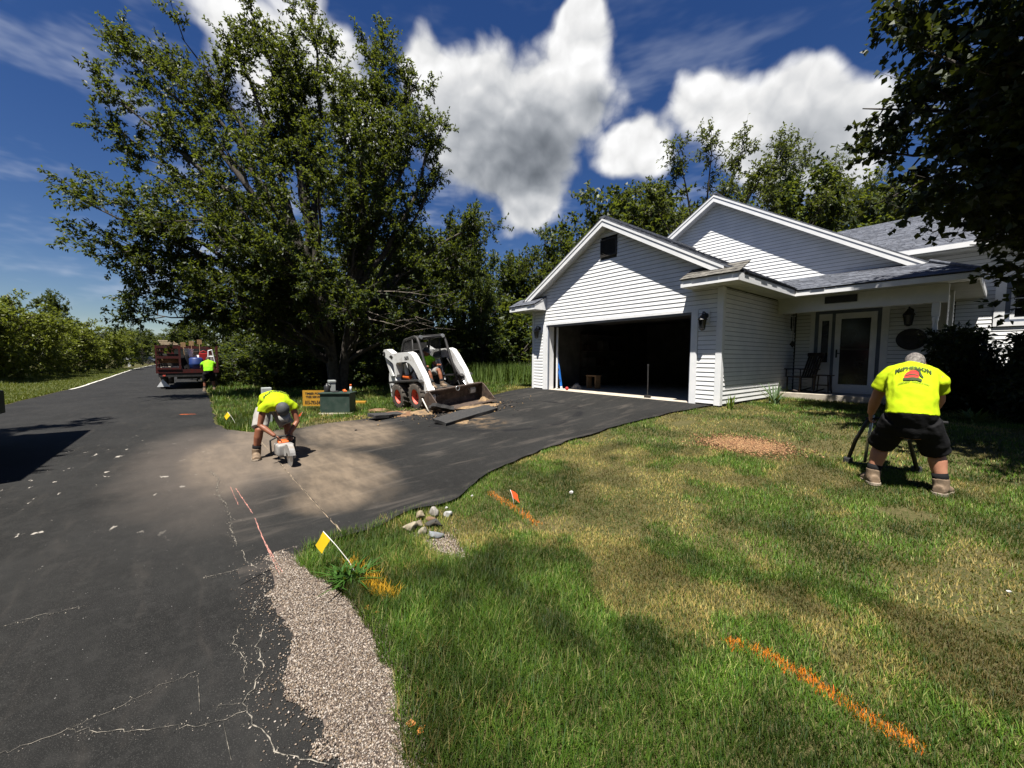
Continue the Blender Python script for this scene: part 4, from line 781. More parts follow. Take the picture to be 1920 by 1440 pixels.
gs = obj('lawn_grass', npmesh('lawn_grass', np.concatenate(VS), np.concatenate(FS), np.concatenate(CS)), MT['blade']); tag(gs, 'short patchy lawn of green and straw-coloured blades', 'grass', kind='stuff')
print('grass blades tris', sum(len(f) for f in FS))
# tall grass behind the loader
rng = np.random.default_rng(8); n = 9000; x0, y0, _ = campos(925, 18.5); u = x0 + rng.normal(size=n) * 1.5; w = y0 + rng.normal(size=n) * 1.1; h = .85 * rng.uniform(.4, 1.1, n); th = rng.uniform(0, 6.28, n); q = rng.random((n, 1)); P = np.stack([u, w, ground(u, w)], 1)
s_ = np.stack([-np.sin(th), np.cos(th), 0 * th], 1) * .03; d = np.stack([np.cos(th), np.sin(th), 0 * th], 1)
v = np.stack([P - s_ * .5, P + s_ * .5, P + d * (h * .4)[:, None] + np.array([0, 0, 1.]) * h[:, None]], 1).reshape(-1, 3)
tg_ = obj('tall_grass', npmesh('tall_grass', v, np.arange(3 * n).reshape(-1, 3), np.repeat(np.array([.035, .07, .012]) * (1 - q) + np.array([.08, .12, .02]) * q, 3, 0)), MT['blade']); tag(tg_, 'patch of tall uncut grass behind the loader', 'grass', kind='stuff')
# ---- gravel shoulder
def pebbles(name, u, w, zf, r, cols, seed, label):
    rng = np.random.default_rng(seed); n = len(u); oct_ = np.array([[1, 0, 0], [0, 1, 0], [-1, 0, 0], [0, -1, 0], [0, 0, .75], [0, 0, -.6]], float)
    sc = r[:, None] * rng.uniform(.65, 1.35, (n, 3)); th = rng.uniform(0, 6.28, n); v = oct_[None] * sc[:, None] + rng.normal(size=(n, 6, 3)) * r[:, None, None] * .16
    c, s = np.cos(th)[:, None], np.sin(th)[:, None]; v = np.stack([v[..., 0] * c - v[..., 1] * s, v[..., 0] * s + v[..., 1] * c, v[..., 2]], -1) + np.stack([u, w, zf + r * .35], 1)[:, None]
    F0 = np.array([[0, 1, 4], [1, 2, 4], [2, 3, 4], [3, 0, 4], [1, 0, 5], [2, 1, 5], [3, 2, 5], [0, 3, 5]]); f = (np.arange(n)[:, None, None] * 6 + F0[None]).reshape(-1, 3)
    ci = rng.integers(0, len(cols), n); col = np.array(cols)[ci] * rng.uniform(.6, 1.2, (n, 1))
    o = obj(name, npmesh(name, v.reshape(-1, 3), f, np.repeat(col, 6, 0)), MT['stone_attr']); tag(o, label, 'gravel', kind='stuff'); return o
PC = [(.23, .18, .14), (.15, .115, .09), (.31, .265, .22), (.09, .068, .054), (.19, .145, .10), (.05, .04, .035), (.35, .31, .27)]
rng = np.random.default_rng(3); n = 112000; u = rng.uniform(5.8, 9.0, n); w = rng.uniform(-8.8, -8.05, n); nn = (fbm(u * 9, w * 9, 3) - .5) * .2
k = (w > gl(u) + nn) & (w < gr_(u) + .04 + nn) & (u < 8.9); sp_ = (rng.random(n) < .09 * np.exp(-np.abs(w - gl(u)) / .09)) & (w <= gl(u) + nn) & (u > 5.7); u, w = u[k | sp_], w[k | sp_]
pebbles('gravel', u, w, np.full(len(u), .002), (.0029 + .0036 * rng.random(len(u)) ** 2), PC, 4, 'crushed tan gravel shoulder between road and lawn')
MT['fines'] = mat('gravel_fines', (.13, .10, .08), (.08, .062, .05), 30, .95, .6, 120)
ug = np.arange(5.8, 9.0, .04); o = obj('gravel_bed', ribbon_sheet('gravel_bed', ug, lambda u: gl(u) + .02 + (fbm(u * 9, u * 0, 3) - .5) * .07, lambda u: gr_(u) + .1, 5, lambda u, w: .0015 + 0 * u), MT['fines']); tag(o, kind='structure')
# small spill of gravel in the lawn and the bare wood-chip patch
rng = np.random.default_rng(6); n = 2600; u = 6.55 + rng.normal(size=n) * .15; w = -7.34 + rng.normal(size=n) * .09; pebbles('gravel_spill', u, w, ground(u, w) - .008, .004 + .004 * rng.random(n), PC, 5, 'small spill of pale gravel in the grass beside the stone pile')
n = 5500; u = 7.05 + rng.normal(size=n) * .27; w = -2.5 + rng.normal(size=n) * .19; pebbles('wood_chips', u, w, ground(u, w) - .01, .008 + .012 * rng.random(n), [(.23, .125, .06), (.16, .08, .04), (.28, .17, .085), (.11, .06, .03)], 6, 'bare patch of reddish wood chips in the lawn')
# ------------------------------------------------------------------ people
MT['skin'] = mat('skin', (.42, .20, .125), (.36, .16, .10), 9, .5, .08, 80, spec=.35)
MT['skintan'] = mat('tanned_skin', (.24, .095, .05), (.19, .07, .038), 9, .5, .08, 80, spec=.35)
MT['lime'] = mat('lime_cotton', (.40, .52, .009), (.33, .45, .008), 3.5, .85, 1., 7, spec=.12)
MT['limedark'] = mat('green_cotton', (.22, .55, .015), (.17, .45, .012), 3.5, .85, .3, 14, spec=.15)
MT['blackcloth'] = mat('black_cloth', (.007, .007, .008), (.011, .011, .012), 5, .85, .9, 9, spec=.12)
MT['greycloth'] = mat('grey_cloth', (.30, .28, .26), (.22, .21, .19), 6, .85, .3, 16)
MT['boot'] = mat('tan_boot', (.20, .14, .09), (.12, .085, .055), 14, .8, .3, 40)
MT['sole'] = mat('boot_sole', (.32, .26, .20), (.2, .17, .13), 14, .8)
MT['greyhair'] = mat('grey_hair', (.20, .18, .165), (.07, .06, .055), 45, .7, .6, 120)
MT['darkhair'] = mat('dark_hair', (.03, .022, .016), (.05, .035, .025), 40, .7, .4, 90)
MT['cap'] = mat('grey_cap', (.055, .058, .062), (.04, .042, .045), 8, .8, .2, 40)
MT['ink'] = mat('dark_shirt_print', (.03, .05, .012), (.02, .035, .01), 8, .85)
MT['redink'] = mat('red_shirt_print', (.52, .03, .02), (.40, .02, .015), 8, .85)
def ring(bm, c, ax, ay, n=16): return [bm.verts.new(Vector(c) + Vector(ax) * math.cos(t) + Vector(ay) * math.sin(t)) for t in [2 * math.pi * k / n for k in range(n)]]
def loft(bm, rings, n=16):
    rs = [ring(bm, *r, n) for r in rings]
    for a, b in zip(rs, rs[1:]):
        for k in range(n): bm.faces.new([a[k], a[(k + 1) % n], b[(k + 1) % n], b[k]])
    bm.faces.new(rs[0][::-1]); bm.faces.new(rs[-1])
def ball(bm, c, r):
    m = Matrix.Translation(c) @ Matrix.Diagonal((*(r if isinstance(r, tuple) else (r, r, r)), 1)); bmesh.ops.create_icosphere(bm, subdivisions=3, radius=1, matrix=m)
from mathutils import noise as mnoise
def remesh(name, bm, vox, m, parent, it=4, fold=0.):
    bmesh.ops.recalc_face_normals(bm, faces=bm.faces); me = bpy.data.meshes.new(name); bm.to_mesh(me); bm.free(); t = bpy.data.objects.new('tmp', me); COL.objects.link(t)
    r = t.modifiers.new('r', 'REMESH'); r.mode = 'VOXEL'; r.voxel_size = vox
    if it: s = t.modifiers.new('s', 'SMOOTH'); s.factor = .5; s.iterations = it
    dg = bpy.context.evaluated_depsgraph_get(); m2 = bpy.data.meshes.new_from_object(t.evaluated_get(dg)); bpy.data.objects.remove(t); bpy.data.meshes.remove(me); m2.name = name
    if fold:
        nr_ = [v.normal.copy() for v in m2.vertices]; cs_ = [v.co.copy() for v in m2.vertices]; out = []
        for c, vn in zip(cs_, nr_):
            q = mnoise.noise(V((c.x * 7, c.y * 5 + c.z * 3, c.z * 9 - c.y * 5))) + .6 * mnoise.noise(V((c.x * 16 + c.z * 6, c.y * 12, c.z * 15 + 5))); out.extend(c + vn * q * fold)
        m2.vertices.foreach_set('co', out)
    m2.materials.clear(); m2.polygons.foreach_set('use_smooth', [True] * len(m2.polygons)); return obj(name, m2, m, parent)
V = Vector
def torso_rings(J, w, grow=0., lo=0, hi=5):
    """pelvis, waist, belly, chest, shoulders, neck"""
    P = [V(J[k]) for k in ('crotch', 'pelvis', 'waist', 'chest', 'shoulder', 'neck')]; X = V(J.get('x', (1, 0, 0))).normalized(); out = []
    for i, p in enumerate(P):
        d = (P[min(i + 1, 5)] - P[max(i - 1, 0)]).normalized(); y = d.cross(X).normalized(); x = y.cross(d).normalized(); out.append((p, x * (w[i][0] + grow), y * (w[i][1] + grow)))
    return out[lo:hi + 1]
def hand(bm, wrist, d, palm, out, s=1., curl=1.):
    """wrist point, pointing direction d, palm normal, thumb side out"""
    wrist, d, palm, out = V(wrist), V(d).normalized(), V(palm).normalized(), V(out).normalized()
    loft(bm, [(wrist, out * .026 * s, palm * .02 * s), (wrist + d * .04 * s, out * .038 * s, palm * .018 * s), (wrist + d * .085 * s, out * .042 * s, palm * .016 * s)], 10)
    for k, (o, L) in enumerate(((.033, .068), (.011, .078), (-.011, .072), (-.032, .056))):
        b = wrist + d * .082 * s + out * o * s; m1 = b + (d * .75 + palm * .5 * curl).normalized() * L * .45 * s; m2 = m1 + (d * .15 + palm * 1. * curl).normalized() * L * .35 * s; m3 = m2 + (palm * .5 - d * .8 * curl).normalized() * L * .3 * s
        tube(bm, [b, m1, m2, m3], [.0095 * s, .009 * s, .0085 * s, .007 * s], 8)
    b = wrist + d * .03 * s + out * .034 * s; tube(bm, [b, b + (out * .7 + d * .5 + palm * .4).normalized() * .035 * s, b + (out * .3 + d * .9 + palm * .9).normalized() * .062 * s], [.013 * s, .011 * s, .008 * s], 8)
def head_bm(bm, c, face, up, s=1.):
    c, f, u = V(c), V(face).normalized(), V(up).normalized(); r = f.cross(u).normalized(); u = r.cross(f).normalized()
    L = []
    for h, rx, ry, off in ((-.118, .035, .04, .035), (-.10, .052, .066, .018), (-.06, .066, .088, .004), (-.02, .073, .096, .0), (.03, .077, .10, -.006), (.075, .07, .088, -.01), (.105, .048, .06, -.012), (.118, .02, .024, -.012)): L.append((c + u * h * s + f * off * s, r * rx * s, f * ry * s))
    loft(bm, L, 18)
    loft(bm, [(c + f * .088 * s + u * .02 * s, r * .009 * s, u * .01 * s), (c + f * .104 * s - u * .012 * s, r * .014 * s, u * .014 * s), (c + f * .116 * s - u * .026 * s, r * .012 * s, u * .010 * s)], 8)   # nose
    for k in (-1, 1):
        loft(bm, [(c + r * k * .07 * s - u * .005 * s, f * .018 * s, u * .032 * s), (c + r * k * .088 * s - u * .003 * s - f * .01 * s, f * .014 * s, u * .027 * s)], 10)  # ears
        ball(bm, c + f * .08 * s + r * k * .03 * s + u * .038 * s, (.016 * s, .016 * s, .009 * s))   # brow
    loft(bm, [(c + f * .088 * s - u * .062 * s - r * .022 * s, f * .008 * s, u * .006 * s), (c + f * .098 * s - u * .062 * s, f * .008 * s, u * .009 * s), (c + f * .088 * s - u * .062 * s + r * .022 * s, f * .008 * s, u * .006 * s)], 8)  # lips
def foot(bm, ankle, toe, h=.0, s=1., g=0.):
    a, t = V(ankle), V(toe); d = (t - a); d.z = 0; d.normalize(); x = V((-d.y, d.x, 0)); z = V((0, 0, 1)); b = V((a.x, a.y, t.z))
    loft(bm, [(b - d * .075 * s + z * .045, x * (.032 + g), z * (.042 + g)), (b - d * .03 * s + z * .055, x * (.04 + g), z * (.052 + g)), (b + d * .06 * s + z * .045, x * (.045 + g), z * (.042 + g)), (b + d * .14 * s + z * .035, x * (.05 + g), z * (.032 + g)), (b + d * .19 * s + z * .028, x * (.036 + g), z * (.024 + g))], 12)
def lerp(a, b, t): return V(a).lerp(V(b), t)
def figure(name, J, w, skin, shirt, shorts, label, loc, rz, hair=None, cap=None, sleeve=.62, short_t=.9, boots='boot', sock='blackcloth', vox=.009, arm=(.056, .046, .03), leg=(.09, .06, .06, .04), parent=None):
    e = empty(name, loc, rz); tag(e, label, 'person')
    bm = bmesh.new(); loft(bm, torso_rings(J, w)); n0 = V(J['neck']); hc = V(J['head'])
    tube(bm, [n0 - (hc - n0) * .3, n0.lerp(hc, .4), hc - (hc - n0) * .12], [.066, .058, .058], 14); head_bm(bm, hc, J['face'], J['up'])
    for s in 'LR':
        sh, el, wr = V(J['sh' + s]), V(J['el' + s]), V(J['wr' + s]); tube(bm, [lerp(J['shoulder'], sh, .55), sh, sh.lerp(el, .5), el, el.lerp(wr, .35), wr], [arm[0] * 1.15, arm[0] * 1.1, arm[0], arm[1] * .95, arm[1], arm[2]], 12)
        h = J['ha' + s]; hand(bm, wr, *h)
        hp, kn, an = V(J['hip' + s]), V(J['kn' + s]), V(J['an' + s]); tube(bm, [hp, hp.lerp(kn, .4), kn, kn.lerp(an, .3), an], [leg[0], leg[0] * .95, leg[1], leg[2] * 1.03, leg[3]], 14); foot(bm, an, J['to' + s])
    remesh('body', bm, vox, MT[skin], e, 3)
    bm = bmesh.new(); loft(bm, torso_rings(J, w, .018, 1, 5))
    n1 = n0.lerp(hc, .12); tube(bm, [V(J['shoulder']), n0, n1], [.10, .085, .074], 14)
    for s in 'LR':
        sh, el = V(J['sh' + s]), V(J['el' + s]); tube(bm, [lerp(J['shoulder'], sh, .35), lerp(J['shoulder'], sh, .8), sh.lerp(el, .12), sh.lerp(el, sleeve)], [arm[0] + .055, arm[0] + .042, arm[0] + .036, arm[0] + .032], 14)
    so_ = remesh('shirt', bm, vox, MT[shirt], e, 5, .011)
    bm = bmesh.new(); loft(bm, torso_rings(J, w, .012, 0, 2))
    for s in 'LR':
        hp, kn = V(J['hip' + s]), V(J['kn' + s]); tube(bm, [hp, hp.lerp(kn, .5), hp.lerp(kn, short_t)], [leg[0] + .022, leg[0] + .028, leg[0] + .022], 16)
    remesh('shorts', bm, vox, MT[shorts], e, 5, .010)
    for s in 'LR':
        kn, an, to = V(J['kn' + s]), V(J['an' + s]), V(J['to' + s]); bm = bmesh.new(); foot(bm, an, to, g=.014); tube(bm, [V((an.x, an.y, to.z + .05)), an.lerp(kn, .16)], [.062, .066], 12); bt = remesh('boot', bm, vox, MT[boots], e, 2)
        bm = bmesh.new(); d = to - an; d.z = 0; d.normalize(); x = V((-d.y, d.x, 0)); b = V((an.x, an.y, to.z))
        loft(bm, [(b - d * .03 + V((0, 0, z_)), x * .062, d * .075) for z_ in (.0, .026)], 14); loft(bm, [(b + d * .10 + V((0, 0, z_)), x * .068, d * .115) for z_ in (.001, .024)], 14); bobj('sole', bm, MT['sole'], bt)
        bm = bmesh.new(); tube(bm, [an.lerp(kn, .05), an.lerp(kn, .31)], [.058, .062], 14); bobj('sock', bm, MT[sock], e, True)
    f, u = V(J['face']).normalized(), V(J['up']).normalized(); r = f.cross(u).normalized(); u = r.cross(f)
    if hair:
        bm = bmesh.new(); L = [(hc + u * h - f * o, r * rx, f * ry) for h, rx, ry, o in ((-.055, .066, .05, .045), (-.02, .08, .075, .03), (.03, .085, .092, .018), (.08, .076, .088, .015), (.115, .05, .06, .015), (.13, .018, .02, .015))]; loft(bm, L, 18); remesh('hair', bm, .008, MT[hair], e, 2)
    if cap:
        bm = bmesh.new(); loft(bm, [(hc + u * h - f * .006, r * rx, f * ry) for h, rx, ry in ((.03, .088, .11), (.06, .087, .108), (.10, .07, .088), (.128, .04, .05), (.136, .012, .015))], 20); cp = bobj('cap', bm, MT[cap], e, True)
        bm = bmesh.new(); loft(bm, [(hc + u * .03 + f * .09, r * .075, u * .006), (hc + u * .028 + f * .14, r * .07, u * .006), (hc + u * .015 + f * .185, r * .045, u * .005)], 14); bobj('brim', bm, MT['greycloth'], cp, True)
    return e, so_
# --- man stooping over the lawn, seen from behind
LW = [(.125, .12), (.178, .15), (.172, .155), (.188, .148), (.155, .11), (.068, .066)]
J = dict(crotch=(0, -.12, .58), pelvis=(0, -.17, .80), waist=(0, -.07, .97), chest=(0, .12, 1.13), shoulder=(0, .25, 1.22), neck=(0, .33, 1.265), head=(.03, .43, 1.30), face=(0, .75, -.65), up=(0, .65, .75),
         shL=(-.182, .21, 1.165), shR=(.182, .21, 1.165), elL=(-.265, .26, .92), elR=(.225, .34, .92), wrL=(-.30, .38, .725), wrR=(.17, .52, .75), haL=((.0, .3, -.9), (.9, .3, .1), (0, .9, .3)), haR=((-.1, .3, -.9), (-.9, .3, .1), (0, .9, .3)),
         hipL=(-.10, -.15, .74), hipR=(.10, -.15, .74), knL=(-.20, .02, .43), knR=(.20, .02, .43), anL=(-.255, -.02, .11), anR=(.255, -.02, .11), toL=(-.31, .15, .0), toR=(.31, .15, .0))
man, shirt = figure('person', J, LW, 'skin', 'lime', 'blackcloth', 'stocky grey-haired man in lime shirt and black shorts bending on the lawn', (8.84, -3.12, .245), R(9), 'greyhair', None, .60, 1.02, vox=.0095, leg=(.094, .064, .07, .045), arm=(.062, .052, .034))
def print_on(target, polys, origin, right, upv, normal, m, name, parent, off=.004, bend=0., sub=0):
    """project flat artwork onto a mesh"""
    bvh = BVHTree.FromPolygons([v.co[:] for v in target.data.vertices], [p.vertices[:] for p in target.data.polygons]); o, r_, u_, n_ = map(V, (origin, right, upv, normal)); vs_, fs = polys
    bm = bmesh.new(); bv = [bm.verts.new((x, y, 0)) for x, y in vs_]
    for f in fs:
        try: bm.faces.new([bv[i] for i in f])
        except ValueError: pass
    for _ in range(3):
        es = [e for e in bm.edges if e.calc_length() > .02]
        if es: bmesh.ops.subdivide_edges(bm, edges=es, cuts=1, use_grid_fill=False)
        bmesh.ops.triangulate(bm, faces=bm.faces)
    for v in bm.verts:
        x, y = v.co.x, v.co.y - bend * v.co.x ** 2; p = o + r_ * x + u_ * y + n_ * .5; h = bvh.ray_cast(p, -n_, 1.2)
        v.co = (h[0] + n_ * off) if h[0] is not None else p - n_ * .5
    return bobj(name, bm, m, parent, rec=False)
def text_polys(s, size, sx=1.):
    c = bpy.data.curves.new('t', 'FONT'); c.body = s; c.size = size; c.align_x = 'CENTER'; c.resolution_u = 2; c.offset = size * .035; t = bpy.data.objects.new('t', c); COL.objects.link(t)
    m = bpy.data.meshes.new_from_object(t.evaluated_get(bpy.context.evaluated_depsgraph_get())); vs_ = [(v.co.x * sx, v.co.y) for v in m.vertices]; fs = [tuple(p.vertices) for p in m.polygons]; bpy.data.objects.remove(t); bpy.data.meshes.remove(m); return vs_, fs
def text_mesh(s, size, m, name, parent, mw, sx=1.):
    vs_, fs = text_polys(s, size, sx); bm = bmesh.new(); bv = [bm.verts.new((x, y, 0)) for x, y in vs_]
    for f in fs:
        try: bm.faces.new([bv[i] for i in f])
        except ValueError: pass
    bm.transform(mw); return bobj(name, bm, m, parent, rec=False)
nb, ub, rb_ = V((0, -.70, .71)), V((0, .71, .70)), V((1, 0, 0))
print_on(shirt, text_polys('McPHERSON', .095, .5), (0.0, .085, 1.155), rb_, ub, nb, MT['ink'], 'shirt_lettering', man, .012, bend=1.3)
print_on(shirt, text_polys('CONCRETE · CONSTRUCTION', .026, .62), (0.0, -.065, 1.02), rb_, ub, nb, MT['ink'], 'shirt_lettering', man, .012, bend=.5)
SX, SY = .82, 1.35
dome = [(-.085, -.02), (-.08, .012), (-.06, .04), (-.03, .058), (.0, .066), (.03, .062), (.045, .045), (.05, .0), (.03, -.02)]
dome = [(x * SX, y * SY) for x, y in dome]; print_on(shirt, (dome, [tuple(range(len(dome)))]), (0.0, .015, 1.095), rb_, ub, nb, MT['redink'], 'shirt_emblem', man, .008)
trk = [(-.09, -.05), (-.092, -.022), (.05, -.018), (.075, -.03), (.07, -.058), (.03, -.05), (-.02, -.056)]; fig_ = [(.015, .068), (.03, .085), (.06, .084), (.06, .06), (.075, .02), (.09, .0), (.082, -.01), (.055, .012), (.045, .05)]; ln_ = [(-.07, .012), (-.03, .02), (.04, .018), (.04, .008), (-.03, .008), (-.075, .0)]
for q in ([(x * SX, y * SY) for x, y in q_] for q_ in (trk, fig_, ln_)): print_on(shirt, (q, [tuple(range(len(q)))]), (0.0, .015, 1.095), rb_, ub, nb, MT['ink'], 'shirt_emblem', man, .011)
# his two-legged hand tool
tl = empty('lawn_tool', (8.86, -3.12, .245), R(9)); tag(tl, 'black and silver two-legged hand tool gripped by the stooping man', 'tool')
MT['alu'] = mat('aluminium', (.48, .49, .50), (.36, .37, .38), 20, .35, metal=.8); MT['rubber'] = mat('black_rubber', (.014, .014, .015), (.022, .022, .022), 20, .75, .2)
bm = bmesh.new(); tube(bm, [(-.33, .44, .66), (-.44, .60, .36), (-.50, .66, .10)], .021, 10); bobj('leg', bm, MT['black'], tl, True)
bm = bmesh.new(); tube(bm, [(-.30, .44, .70), (-.33, .56, .34), (-.345, .62, .10)], .016, 10); bobj('strut', bm, MT['alu'], tl, True)
bm = bmesh.new(); tube(bm, [(.25, .52, .70), (.02, .56, .42), (.10, .62, .10)], .021, 10); bobj('leg', bm, MT['black'], tl, True)
bm = bmesh.new(); tube(bm, [(-.36, .44, .655), (-.1, .47, .68), (.30, .52, .67)], .016, 10); bobj('handle', bm, MT['rubber'], tl, True)
for x in (-.50, .10):
    bm = bmesh.new(); bx(bm, (x - .045, .61, .015), (x + .045, .71, .12), .01); bobj('foot_block', bm, MT['rubber'], tl)
bm = bmesh.new(); tube(bm, [(-.5, .66, .06), (.10, .66, .06)], .014, 8); bobj('cross_bar', bm, MT['black'], tl)
# --- man with the cut-off saw (x = his left, y = forward)
WW = [(.11, .09), (.165, .12), (.165, .115), (.185, .12), (.165, .10), (.065, .06)]
J2 = dict(crotch=(0, -.24, .66), pelvis=(0, -.26, .80), waist=(0, -.13, .92), chest=(0, .10, .93), shoulder=(0, .26, .87), neck=(0, .34, .835), head=(0, .46, .79), face=(0, .42, -.9), up=(0, .9, .42),
          shL=(.19, .24, .84), shR=(-.19, .24, .84), elL=(.24, .30, .58), elR=(-.25, .24, .57), wrL=(.085, .40, .385), wrR=(-.10, .42, .41), haL=((-.5, .5, -.6), (-.2, -.2, -.9), (0, .8, .5)), haR=((.5, .5, -.6), (.2, -.2, -.9), (0, .8, .5)),
          hipL=(.10, -.24, .75), hipR=(-.10, -.24, .75), knL=(.20, -.08, .44), knR=(-.21, -.04, .44), anL=(.25, -.16, .11), anR=(-.25, -.1, .11), toL=(.29, .02, 0), toR=(-.28, .08, 0))
J2 = {k: (tuple(-c if i == 0 else c for i, c in enumerate(v)) if not isinstance(v[0], tuple) else tuple(tuple(-c if i == 0 else c for i, c in enumerate(q)) for q in v)) for k, v in J2.items()}
cutter, sh2 = figure('person', J2, WW, 'skintan', 'lime', 'greycloth', 'man in lime shirt and grey cap bent over a cut-off saw at the driveway mouth', (2.30, -8.05, .01), math.atan2(-.98, .2) + math.pi, 'darkhair', 'cap', .30, .88, arm=(.048, .042, .028))
cutter.rotation_euler[2] = math.atan2(.1, .995) - math.pi / 2
nb2, ub2 = V((0, .05, 1)), V((0, -1, .05))
print_on(sh2, text_polys('McPHERSON', .065), (0, .16, .9), V((-1, 0, 0)), ub2, nb2, MT['ink'], 'shirt_lettering', cutter, .009, bend=1.0)
sw = empty('cutoff_saw', (2.30, -8.05, .012), cutter.rotation_euler[2]); tag(sw, 'orange and white cut-off saw held low by the man in the grey cap', 'saw')
MT['sawor'] = mat('saw_orange', (.66, .13, .02), (.5, .10, .02), 10, .45); MT['sawgrey'] = mat('saw_grey', (.30, .29, .275), (.2, .19, .18), 10, .55, dirt=((.3, .22, .14), 9, .5, .8))
bm = bmesh.new(); bx(bm, (-.11, .36, .12), (.11, .62, .30), .03); bobj('engine_housing', bm, MT['sawgrey'], sw, True)
bm = bmesh.new(); bx(bm, (-.07, .36, .29), (.07, .50, .34), .025); bobj('top_cover', bm, MT['sawor'], sw, True)
bm = bmesh.new(); tube(bm, [(-.15, .45, .14), (-.16, .45, .36), (-.08, .46, .40), (.08, .46, .40), (.17, .45, .35), (.16, .45, .12)], .014, 8); bobj('front_handle', bm, MT['rubber'], sw, True)
bm = bmesh.new(); tube(bm, [(0, .36, .2), (0, .22, .24), (0, .18, .32), (0, .34, .37)], .018, 8); bobj('rear_handle', bm, MT['rubber'], sw, True)
bm = bmesh.new(); bx(bm, (-.07, .6, .12), (-.02, .84, .24), .02); bobj('blade_arm', bm, MT['sawgrey'], sw, True)
bm = bmesh.new(); lathe(bm, [(.02, -.004), (.155, -.003), (.155, .003), (.02, .004)], 28, (.0, .78, .15), 'X'); bobj('cutting_disc', bm, MT['alu'], sw)
bm = bmesh.new(); pr_ = [(.17 * math.cos(t), .17 * math.sin(t)) for t in np.linspace(R(10), R(190), 14)] + [(.05 * math.cos(t), .05 * math.sin(t)) for t in np.linspace(R(190), R(10), 6)]
prism(bm, [(.78 + p[0], .16 + p[1]) for p in pr_], -.035, .035, 'X'); bobj('blade_guard', bm, MT['sawgrey'], sw)
# ------------------------------------------------------------------ skid-steer loader (x forward, y left, z up)
MT['mwhite'] = mat('machine_white', (.74, .74, .73), (.66, .66, .64), 3, .45, .03, 30, dirt=((.22, .17, .12), 4.5, .50, .80))
MT['mdark'] = mat('machine_dark', (.016, .016, .017), (.03, .028, .026), 7, .6, .1)
MT['bucket'] = mat('worn_bucket_steel', (.12, .085, .065), (.055, .042, .035), 6, .65, .3, 30, metal=.3, dirt=((.26, .21, .17), 8, .55, .8))
MT['rimred'] = mat('rim_red', (.62, .10, .065), (.48, .075, .05), 8, .55, dirt=((.35, .2, .14), 8, .55, .85))
MT['tyre'] = mat('dusty_tyre', (.055, .047, .040), (.10, .085, .068), 9, .9, .4, 40)
sk = empty('skid_loader', (-1.22, -3.50, .16), 0, None, (R(6.), R(-4.), R(3))); tag(sk, 'white skid-steer loader with red rims working at the driveway edge', 'loader')
def P_(name, m, fn, par=sk, smooth=False):
    bm = bmesh.new(); fn(bm); return bobj(name, bm, MT[m], par, smooth)
def lower(bm): prism(bm, [(-1.3, .42), (-1.2, .30), (.85, .28), (.95, .36), (.92, .46), (.3, .55), (-.6, .95), (-1.25, .9)], -.46, .46)
P_('chassis', 'mdark', lower)
